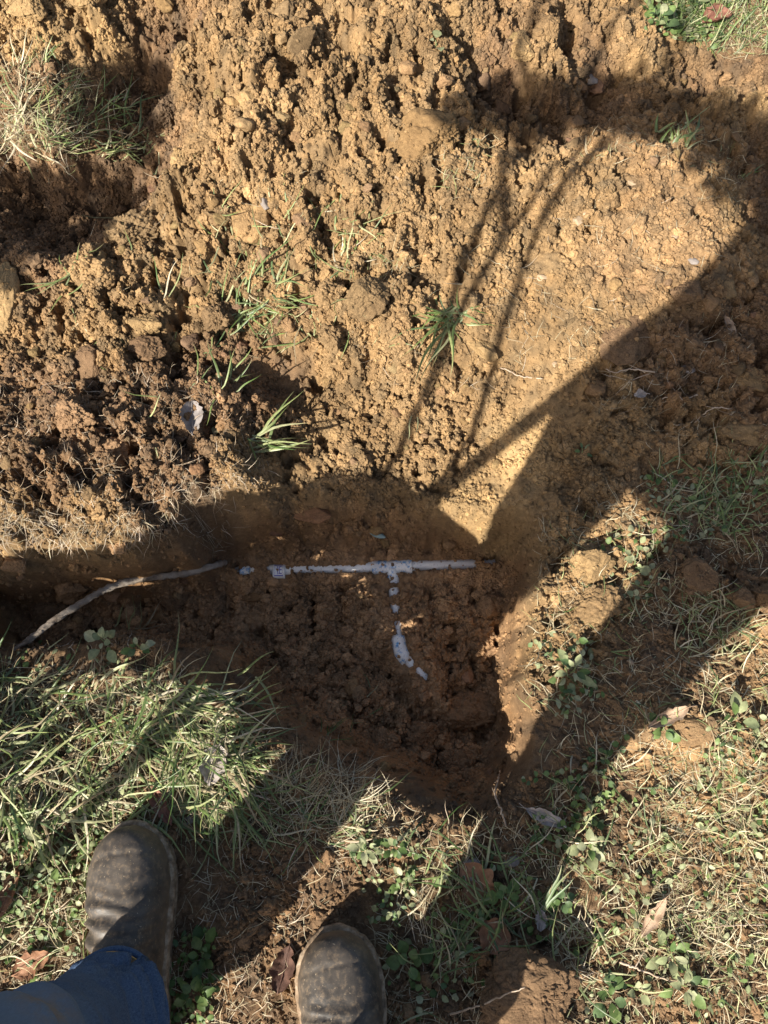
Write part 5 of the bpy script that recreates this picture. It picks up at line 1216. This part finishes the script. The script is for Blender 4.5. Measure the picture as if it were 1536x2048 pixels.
def boot(toe_px, mid_px, seed):
    toe = G(*toe_px, .03)[:2]; mid = G(*mid_px, .05)[:2]
    d = (toe - mid); d /= np.linalg.norm(d); sd = np.array([d[1], -d[0]])
    heel = toe - d * .295
    s_ = np.array([.0, .012, .035, .07, .11, .15, .19, .22, .245, .265, .28, .290, .295])
    hw = np.array([.018, .030, .036, .038, .040, .045, .0520, .0550, .0535, .0470, .0370, .0240, .010])
    ht = np.array([.06, .075, .085, .09, .092, .088, .076, .066, .060, .055, .049, .041, .030])
    ctr = np.array([heel + d * q for q in s_])
    seg = 26; a = np.linspace(0, np.pi, seg); vs = []
    for k in range(len(s_)):
        x = hw[k] * np.sign(np.cos(a)) * np.abs(np.cos(a)) ** .72; z = .024 + (ht[k] - .0) * np.sin(a) ** .78
        xb = np.linspace(-hw[k], hw[k], 8)[1:-1]; zb = np.full(6, .020)
        xx = np.concatenate([x, xb]); zz = np.concatenate([z, zb])
        vs.append(np.stack([ctr[k][0] + sd[0] * xx, ctr[k][1] + sd[1] * xx, zz], -1))
    S = seg + 6; v = np.concatenate(vs); n = len(s_); i = np.arange(n - 1)[:, None] * S; j = np.arange(S)[None]; j2 = (j + 1) % S
    f = [np.stack([i + j, i + S + j, i + S + j2, i + j2], -1).reshape(-1, 4)]
    v = np.vstack([v, [*ctr[0], .05], [*ctr[-1], .035]]); q = np.arange(S); b_ = (q + 1) % S
    f.append(np.concatenate([np.stack([q, b_, np.full(S, n * S)], -1), np.stack([(n - 1) * S + b_, (n - 1) * S + q, np.full(S, n * S + 1)], -1)]))
    an = heel + d * .085
    def p3(off, z): return [an[0] + d[0] * off, an[1] + d[1] * off, z]
    sh = loft([p3(0, .05), p3(.0, .09), p3(-.004, .13), p3(-.010, .17), p3(-.014, .22), p3(-.016, .27)], [.042, .043, .044, .047, .052, .054], [.075, .070, .062, .056, .055, .057], 28, [sd[0], sd[1], 0])
    def creases(co, no):
        rel = co[:, :2] - heel; al = rel @ d; ac = rel @ sd
        m = sstep(.085, .12, al) * sstep(.235, .19, al) * sstep(-.2, .5, no[:, 2])
        ph = al * 330 + ac * 75 * np.sin(ac * 24 + 1 + seed) + 3 * vnoise(al * 30, ac * 22, seed)
        w = np.sin(ph) * m * (.35 + .65 * sstep(.01, -.045, ac))
        return .0040 * w + .0010 * vnoise(co[:, 0] * 90, co[:, 1] * 90, seed + 2) - .0016 * np.exp(-((al - .262 + 3.5 * ac * ac) / .0022) ** 2) * sstep(0, .5, no[:, 2])
    bt = fuse('boot', [(v, f), sh], M_boot, person, .0042, 3, creases)
    # sole: a lipped slab that follows the boot's outline
    pts = []
    for k in range(len(s_)): pts.append(heel + d * s_[k] + sd * (hw[k] + .0042))
    for k in range(len(s_))[::-1]: pts.append(heel + d * s_[k] - sd * (hw[k] + .0042))
    pts = np.array(pts); c0 = pts.mean(0); 
    pts[len(s_) - 1] += d * .006; pts[len(s_)] += d * .006; pts[0] -= d * .006; pts[-1] -= d * .006
    m_ = 4; ptsd = np.concatenate([pts[i] + (np.roll(pts, -1, 0)[i] - pts[i]) * np.linspace(0, 1, m_, endpoint=False)[:, None] for i in range(len(pts))])
    for _ in range(5): ptsd = .5 * ptsd + .25 * np.roll(ptsd, 1, 0) + .25 * np.roll(ptsd, -1, 0)
    r = np.random.default_rng(seed); nn = len(ptsd); vs = []
    for z, k in ((-.004, .97), (.004, 1.0), (.016, 1.0), (.021, 1.012), (.026, 1.012), (.029, .99), (.030, .86), (.030, .70)):
        q = c0 + (ptsd - c0) * k + .0007 * r.normal(size=ptsd.shape); vs.append(np.column_stack([q, np.full(nn, z) + .0006 * r.normal(size=nn)]))
    v = np.concatenate(vs); i = np.arange(7)[:, None] * nn; j = np.arange(nn)[None]; j2 = (j + 1) % nn
    f = np.stack([i + j, i + j2, i + nn + j2, i + nn + j], -1).reshape(-1, 4)
    mesh_np('sole', v - par_loc(bt), f, M_sole, parent=bt)
    # elastic side panels
    for sg in (-1, 1):
        cs = []
        for z, w_ in ((.085, .010), (.10, .018), (.13, .024), (.17, .026), (.21, .027)):
            rx = np.interp(z, [.05, .09, .13, .17, .22], [.042, .043, .044, .047, .052]) + .0022
            for t in np.linspace(-1, 1, 7):
                yy = t * w_; cs.append(p3(yy + .006, z)[:2] + [z]); cs[-1] = np.array([cs[-1][0] + sd[0] * sg * rx * math.sqrt(max(.1, 1 - (yy / .065) ** 2)), cs[-1][1] + sd[1] * sg * rx * math.sqrt(max(.1, 1 - (yy / .065) ** 2)), z])
        cs = np.array(cs); idx = np.arange(35).reshape(5, 7)
        mesh_np('elastic_panel', cs - par_loc(bt), np.stack([idx[:-1, :-1], idx[:-1, 1:], idx[1:, 1:], idx[1:, :-1]], -1).reshape(-1, 4), M_gore, parent=bt)
    return an, d, sd
anL, dL, sL = boot((258, 1652), (254, 1880), 1)
anR, dR, sR = boot((664, 1862), (688, 2060), 2)

def denim():
    m, nt, b = new_mat('blue_denim'); geo = N(nt, 'ShaderNodeNewGeometry'); pos = geo.outputs['Position']
    n1 = noise(nt, 16, 4, .6, pos); n2 = noise(nt, 420, 3, .7, pos); n3 = noise(nt, 60, 4, .7, pos)
    mp = N(nt, 'ShaderNodeMapping'); mp.inputs['Scale'].default_value = (900, 900, 160); nt.links.new(pos, mp.inputs['Vector'])
    w = noise(nt, 1.0, 3, .6, mp.outputs[0])
    c = mix(nt, (.030, .055, .115), (.085, .135, .225), n1.outputs[0]); c = mix(nt, c, (.13, .20, .32), ramp(nt, w.outputs[0], [(.45, (0, 0, 0)), (.75, (.5, .5, .5))]).outputs[0])
    c = mix(nt, c, (.010, .022, .06), ramp(nt, n2.outputs[0], [(.45, (0, 0, 0)), (.7, (.5, .5, .5))]).outputs[0])
    # worn pale thigh and knee with a smear of ochre mud (place fixed on the cloth)
    tc = N(nt, 'ShaderNodeVectorMath'); tc.operation = 'DISTANCE'; tc.inputs[1].default_value = (-.30, -.16, .52); nt.links.new(pos, tc.inputs[0])
    k = ramp(nt, tc.outputs['Value'], [(.05, (.6, .6, .6)), (.13, (0, 0, 0))]); c = mix(nt, c, (.14, .20, .29), k.outputs[0])
    t2 = N(nt, 'ShaderNodeVectorMath'); t2.operation = 'DISTANCE'; t2.inputs[1].default_value = (-.245, -.135, .50); nt.links.new(pos, t2.inputs[0])
    mm = N(nt, 'ShaderNodeMath'); mm.operation = 'MULTIPLY'; nt.links.new(ramp(nt, t2.outputs['Value'], [(.02, (.7, .7, .7)), (.055, (0, 0, 0))]).outputs[0], mm.inputs[0]); nt.links.new(ramp(nt, n3.outputs[0], [(.35, (0, 0, 0)), (.6, (1, 1, 1))]).outputs[0], mm.inputs[1])
    c = mix(nt, c, (.22, .15, .065), mm.outputs[0])
    nt.links.new(c, b.inputs['Base Color']); b.inputs['Roughness'].default_value = .9; b.inputs['Specular IOR Level'].default_value = .1
    bp = N(nt, 'ShaderNodeBump'); bp.inputs['Strength'].default_value = .6; bp.inputs['Distance'].default_value = .0008
    nt.links.new(w.outputs[0], bp.inputs['Height']); nt.links.new(bp.outputs[0], b.inputs['Normal'])
    return m
M_denim = denim()
M_thread = simple_mat('hem_thread', [(.3, (.30, .20, .08)), (.7, (.42, .30, .14))], 300, .8)
def leg(an, kn, hip, d, cuff=.125):
    a3 = np.array([an[0] - d[0] * .012, an[1] - d[1] * .012, cuff]); k3 = np.array(kn); h3 = np.array(hip)
    path = [a3 + [0, 0, .0], a3 + [0, 0, .012], a3 * .8 + k3 * .2, a3 * .5 + k3 * .5, a3 * .2 + k3 * .8, k3, k3 * .8 + h3 * .2, k3 * .45 + h3 * .55, h3]
    rx = [.066, .065, .060, .057, .055, .058, .062, .072, .086]; ry = [.080, .078, .070, .068, .066, .068, .078, .094, .110]
    return smooth_path(np.array(path), 34), np.interp(np.linspace(0, 8, 34), range(9), rx), np.interp(np.linspace(0, 8, 34), range(9), ry)
def SP_(u, z, t):
    """a point whose shadow falls where the body-plane point (u, z) would throw it, t metres nearer the sun"""
    q = FEET + u * L2 - t * S2
    return np.array([q[0], q[1], z + t * TANE])
L3 = np.array([L2[0], L2[1], 0.0])
hipc = SP_(.05, .86, .09)
KNEE_L = tuple(SP_(-.083, .455, .06)); KNEE_R = tuple(SP_(.165, .44, .05))
pL, rxL, ryL = leg(anL, KNEE_L, SP_(-.085, .78, .09), dL, .120); pR, rxR, ryR = leg(anR, KNEE_R, SP_(.19, .78, .09), dR, .120)
pelvis = loft([hipc + [0, 0, -.065], hipc + [0, 0, -.03], hipc, hipc + [0, .0, .07], hipc + [0, 0, .12]], [.17, .22, .225, .205, .19], [.08, .115, .125, .115, .11], 36, L3)
def folds(co, no):
    z = co[:, 2]; lowf = sstep(.34, .16, z); kneef = np.exp(-((z - .45) / .06) ** 2)
    ang = np.arctan2(co[:, 1] + .2, co[:, 0] + .3)
    w = lowf * .0105 * np.sin(z * 130 + 2.4 * np.sin(ang * 2 + 1) + 2.5 * vnoise(co[:, 0] * 14, co[:, 1] * 14, 4))
    w = w + lowf * .006 * vnoise(co[:, 0] * 30 + z * 24, co[:, 1] * 30 - z * 10, 8)
    w = w + kneef * .004 * np.sin(z * 95 + ang * 2) + .004 * vnoise(co[:, 0] * 16, z * 16, 12) + .0022 * vnoise(co[:, 0] * 45, z * 45 + co[:, 1] * 20, 14)
    return w
jeans = fuse('jeans', [loft(pL, rxL, ryL, 32), loft(pR, rxR, ryR, 32), pelvis], M_denim, person, .007, 4, folds)
for pth_, rx_, ry_ in ((pL, rxL, ryL), (pR, rxR, ryR)):
    hp = []
    for a in np.linspace(0, 2 * np.pi, 60, endpoint=False):
        hp.append([pth_[1][0] + math.cos(a) * (rx_[0] + .0025), pth_[1][1] + math.sin(a) * (ry_[0] + .0025), pth_[0][2] + .006 + .003 * math.sin(3 * a)])
    ht_ = [[x_, y_, z_ + .016] for x_, y_, z_ in hp]; ht_.append(ht_[0]); part('hem_stitch', *tube(np.array(ht_) * 1.0, .0011, 5, cap=False), M_thread, jeans)
    hp.append(hp[0]); part('hem', *tube(np.array(hp), .0045, 8, cap=False), M_denim, jeans)

M_jacket = simple_mat('olive_jacket', [(.3, (.05, .05, .035)), (.7, (.10, .095, .065))], 30, .85, .4, .002, .15, 200)
M_skin = simple_mat('skin', [(.3, (.46, .28, .19)), (.7, (.58, .37, .27))], 40, .5, .2, .0008, .35, 300)
M_hair = simple_mat('brown_hair', [(.3, (.035, .022, .014)), (.7, (.09, .055, .032))], 120, .5, .6, .003, .3, 300)
tc_ = SP_(.095, 1.0, .12); tc_[2] = 0
def TP(o, f, z): return tc_ + o * L3 + f * np.array([S2[0], S2[1], 0]) + np.array([0, 0, z])
SHL = TP(-.155, 0, 1.40); SHR = TP(.19, 0, 1.40); ELL = TP(-.16, .02, 1.10); ELR = TP(.27, .06, 1.10)
WRL = np.array([-.095, -.115, 1.165]); WRR = np.array([.100, -.105, 1.165])
torso = loft([hipc + [0, 0, -.045], hipc + [0, 0, .06], TP(0, 0, 1.08), TP(0, 0, 1.20), TP(0, 0, 1.33), TP(0, 0, 1.42), TP(0, .01, 1.475)], [.222, .216, .195, .190, .185, .150, .07], [.135, .140, .128, .130, .130, .105, .06], 36, L3)
arms = [loft(smooth_path(np.array([SHL, SHL * .5 + ELL * .5, ELL, ELL * .5 + WRL * .5, WRL]), 22), np.interp(np.linspace(0, 1, 22), [0, .5, 1], [.068, .056, .040]), np.interp(np.linspace(0, 1, 22), [0, .5, 1], [.068, .056, .040]), 22, [.2, 1, .1]),
        loft(smooth_path(np.array([SHR, SHR * .5 + ELR * .5, ELR, ELR * .5 + WRR * .5, WRR]), 22), np.interp(np.linspace(0, 1, 22), [0, .5, 1], [.068, .056, .040]), np.interp(np.linspace(0, 1, 22), [0, .5, 1], [.068, .056, .040]), 22, [.2, 1, .1])]
fuse('jacket', [torso] + arms, M_jacket, person, .010, 3, lambda co, no: .006 * vnoise(co[:, 0] * 18, co[:, 2] * 18 + co[:, 1] * 12, 3))
HD = TP(.0, .10, 1.63)
skin_shapes = [loft([TP(0, .02, 1.42), TP(0, .04, 1.50), TP(0, .07, 1.55), HD + [0, 0, -.02]], [.062, .056, .055, .05], [.062, .058, .058, .05], 22)]
prof = [(-.115, .030, .040), (-.095, .048, .062), (-.06, .062, .082), (-.02, .070, .094), (.03, .075, .098), (.07, .068, .088), (.10, .045, .06), (.115, .015, .02)]
skin_shapes.append(loft([HD + [0, -.02 + .25 * z * -.1, z] for z, _, _ in prof], [a for _, a, _ in prof], [b for _, _, b in prof], 26))
skin_shapes.append(loft([HD + [0, .070, .02], HD + [0, .084, -.004], HD + [0, .094, -.026], HD + [0, .074, -.036]], [.008, .011, .016, .012], [.008, .011, .012, .008], 12))     # nose
for sg in (-1, 1):
    skin_shapes.append(loft([HD + [sg * .070, -.03, .02], HD + [sg * .080, -.034, .005], HD + [sg * .077, -.03, -.025]], [.006, .009, .006], [.012, .019, .010], 12))   # ears
skin_shapes.append(loft([HD + [-.022, .068, -.062], HD + [0, .076, -.060], HD + [.022, .068, -.062]], [.004, .007, .004], [.004, .007, .004], 10, [0, 0, 1]))               # lips
def hand(wr, sgn):
    out = []; fwd = np.array([-sgn * .45, .62, .30]); fwd /= np.linalg.norm(fwd); lat = np.array([0, -.25, 1.0]); lat -= fwd * (lat @ fwd); lat /= np.linalg.norm(lat); pn = np.cross(fwd, lat)
    out.append(loft([wr - fwd * .05, wr, wr + fwd * .03, wr + fwd * .07, wr + fwd * .085], [.027, .026, .036, .040, .034], [.022, .018, .016, .014, .010], 18, lat))
    for k, (o_, L) in enumerate([(.030, .062), (.011, .070), (-.009, .066), (-.028, .052)]):
        b0 = wr + fwd * .075 + lat * o_; cu = -sgn * pn
        out.append(loft([b0, b0 + fwd * L * .45 + cu * .004, b0 + fwd * L * .75 + cu * .016, b0 + fwd * L * .9 + cu * .034], [.0095, .009, .0085, .006], [.0095, .009, .0085, .006], 12, lat))
    tb = wr + fwd * .02 + lat * .030
    out.append(loft([tb, tb + lat * .022 + fwd * .018, tb + lat * .034 + fwd * .044, tb + lat * .036 + fwd * .062], [.014, .012, .0105, .007], [.014, .012, .0105, .007], 12, fwd + .3 * pn))
    return out
fuse('body', skin_shapes + hand(WRL, -1) + hand(WRR, 1), M_skin, person, .0042, 2)
hv = [(-.06, .066, .060), (-.02, .078, .085), (.03, .083, .100), (.075, .075, .092), (.108, .05, .062), (.124, .018, .022)]
fuse('hair', [loft([HD + [0, -.035, z] for z, _, _ in hv], [a for _, a, _ in hv], [b * .93 for _, _, b in hv], 26)], M_hair, person, .007, 1, lambda co, no: .004 * vnoise(co[:, 0] * 60, co[:, 2] * 20, 5))

# ------------------------------------------------------------------ shovel on the person's left (seen in the photo by its shadow)
M_wood = simple_mat('ash_handle', [(.3, (.30, .20, .11)), (.7, (.46, .33, .20))], 25, .6, .3, .001, .3, 120)
M_steel = simple_mat('worn_steel', [(.35, (.12, .10, .09)), (.7, (.28, .25, .23))], 40, .5, .3, .001, .5, 200)
sh_t = .24
h0, h1 = SP_(-.275, .40, sh_t), SP_(-.10, 1.12, sh_t + .06)
shovel = thing('shovel', 'wooden handled shovel beside the person, seen by its slanting straight shadow', 'shovel', tuple(h0))
part('handle', *tube(np.linspace(h0, h1, 12), .0145, 14), M_wood, shovel)
hd_ = (h1 - h0) / np.linalg.norm(h1 - h0)
lat_ = np.array([L2[0], L2[1], 0.]); lat_ -= hd_ * (lat_ @ hd_); lat_ /= np.linalg.norm(lat_); pn_ = np.cross(lat_, hd_)
part('socket', *tube([h0 + hd_ * .10, h0 + hd_ * .09, h0 - hd_ * .02], [.018, .0215, .024], 14), M_steel, shovel)
bv = []
for i, t in enumerate(np.linspace(0, 1, 9)):
    hwid = [.11, .155, .165, .165, .165, .162, .155, .14, .11][i]
    for j, q in enumerate(np.linspace(-1, 1, 11)):
        bv.append(h0 - hd_ * (t * .24 - .05 - .012 * (1 - abs(q))) + lat_ * q * hwid + pn_ * (.035 * q * q - .02 + .03 * t))
bv = np.array(bv); bv = np.vstack([bv, bv + pn_ * .003]); idx = np.arange(99).reshape(9, 11)
f1 = np.stack([idx[:-1, :-1], idx[:-1, 1:], idx[1:, 1:], idx[1:, :-1]], -1).reshape(-1, 4)
part('blade', bv, np.vstack([f1[:, ::-1], f1 + 99]), M_steel, shovel)

# ------------------------------------------------------------------ unseen sapling at the person's left: stems shade thin lines, leaf crown added for shade
M_sap = simple_mat('sapling_bark', [(.3, (.12, .09, .065)), (.7, (.24, .19, .14))], 40, .85, .6, .002, .1, 200)
sap_t = .22
b0 = SP_(-.30, -sap_t * TANE, sap_t)
sapling = thing('sapling_added_crown', 'thin sapling left of the person whose stems shade thin lines, leaf crown added for shade', 'sapling', tuple(b0))
def stem(pts, r0, r1, name):
    q = smooth_path(np.array([SP_(u, z, sap_t + dt) for u, z, dt in pts]), 8 * len(pts))
    part(name, *tube(q, np.linspace(r0, r1, len(q)), 9), M_sap, sapling)
z0_ = -sap_t * TANE
stem([(-.30, z0_, 0), (-.31, .0, 0), (-.33, .25, .0), (-.355, .48, .0), (-.385, .72, .0), (-.42, .98, .02), (-.45, 1.25, .04)], .0105, .0065, 'trunk')
stem([(-.312, .02, 0), (-.285, .28, .0), (-.262, .50, .0), (-.30, .72, .0), (-.345, .90, .0), (-.39, 1.05, .02), (-.40, 1.35, .04)], .0095, .0055, 'branch')
stem([(-.385, .72, .0), (-.46, .95, .03), (-.53, 1.2, .05), (-.60, 1.5, .1)], .010, .007, 'branch')
stem([(-.42, .98, .02), (-.56, 1.15, .05), (-.66, 1.28, .05), (-.74, 1.5, .08)], .010, .007, 'branch')
stem([(-.39, 1.05, .02), (-.44, 1.35, .05), (-.55, 1.62, .1)], .010, .007, 'branch')

# ------------------------------------------------------------------ unseen leafy growth added outside the left edge to throw shade
M_shl = plant_material('added_leaf', .5, .15, .3)
def shade_leaves(par, poly, zs, t, n, seed, size=(.03, .05)):
    """leaves placed so that their shade covers the ground outlined by these photo pixels"""
    r = np.random.default_rng(seed); q = in_poly_px(poly, n, r)
    g = G(q[:, 0], q[:, 1], np.full(n, 0.0)) if zs is None else G(q[:, 0], q[:, 1], np.full(n, zs))
    rel = g[:, :2] - FEET; u = rel @ L2; z = (rel @ S2) * TANE + g[:, 2]
    tt = t + r.uniform(-.06, .06, n)
    pos = np.stack([FEET[0] + u * L2[0] - tt * S2[0], FEET[1] + u * L2[1] - tt * S2[1], z + tt * TANE], -1)
    nr = r.normal(size=(n, 3)) + np.array([-S2[0], -S2[1], .8]) * .9
    L_ = r.uniform(*size, n)
    v, f, c = leaf_geo(pos, nr, r.uniform(0, 6.28, n), L_, L_ * r.uniform(.5, .75, n), r.uniform(.1, .5, n), pick(n, r, (LFG, .7), (np.array([(.20, .12, .06), (.26, .17, .09)]), .3)))
    part('added_foliage', v, f, M_shl, par, cols=c)
    return pos
def shrub(name, label, cat, patches, base, seed, t):
    o = thing(name, label, cat, (base[0], base[1], float(hz(base[0], base[1]))))
    r = np.random.default_rng(seed); b = np.array([base[0], base[1], float(hz(base[0], base[1])) - .02])
    for k, (poly, zs, n) in enumerate(patches):
        pos = shade_leaves(o, poly, zs, t, n, seed + k)
        for q in pos[r.integers(0, len(pos), 5)]:
            m = b * .45 + q * .55 + np.array([0, 0, .10]) * r.uniform(.3, 1)
            part('stem', *tube(smooth_path(np.array([b, m, q]), 14), np.linspace(.006, .0018, 14), 7), M_sap, o)
    return o
shrub('added_shrub', 'unseen low shrub added outside the left edge to shade the trench and sod bank', 'shrub',
      [([(-60,1100),(240,1076),(385,1048),(480,1000),(560,975),(600,1040),(560,1120),(400,1140),(-60,1150)], -.06, 1050), ([(430,1060),(720,1072),(720,1135),(430,1120)], -.2, 130)], (-.86, -.16), 601, .22)
shrub('added_shrub', 'unseen taller shrub added beyond the left edge to shade the upper left hollows', 'shrub',
      [([(-20,345),(120,350),(230,350),(330,410),(320,470),(240,455),(180,515),(120,545),(-20,520)], -.02, 330),
       ([(250,150),(330,115),(385,160),(350,215),(320,330),(280,320),(260,220)], .02, 130)], (-1.28, .02), 611, .30)
pos_ = shade_leaves(sapling, [(965,205),(1050,158),(1150,170),(1285,155),(1380,185),(1490,205),(1570,240),(1570,520),(1510,470),(1480,380),(1400,275),(1290,255),(1180,262),(1040,270)], .03, sap_t + .05, 560, 621)  # unseen leaf crown, added to shade the hollow at upper right
r = np.random.default_rng(8)
for q in pos_[r.integers(0, len(pos_), 7)]:
    a_ = SP_(-.45, 1.25, sap_t + .04); m = (a_ + q) / 2 + [0, 0, .05]
    part('branch', *tube(smooth_path(np.array([a_, m, q]), 12), np.linspace(.005, .0018, 12), 7), M_sap, sapling)
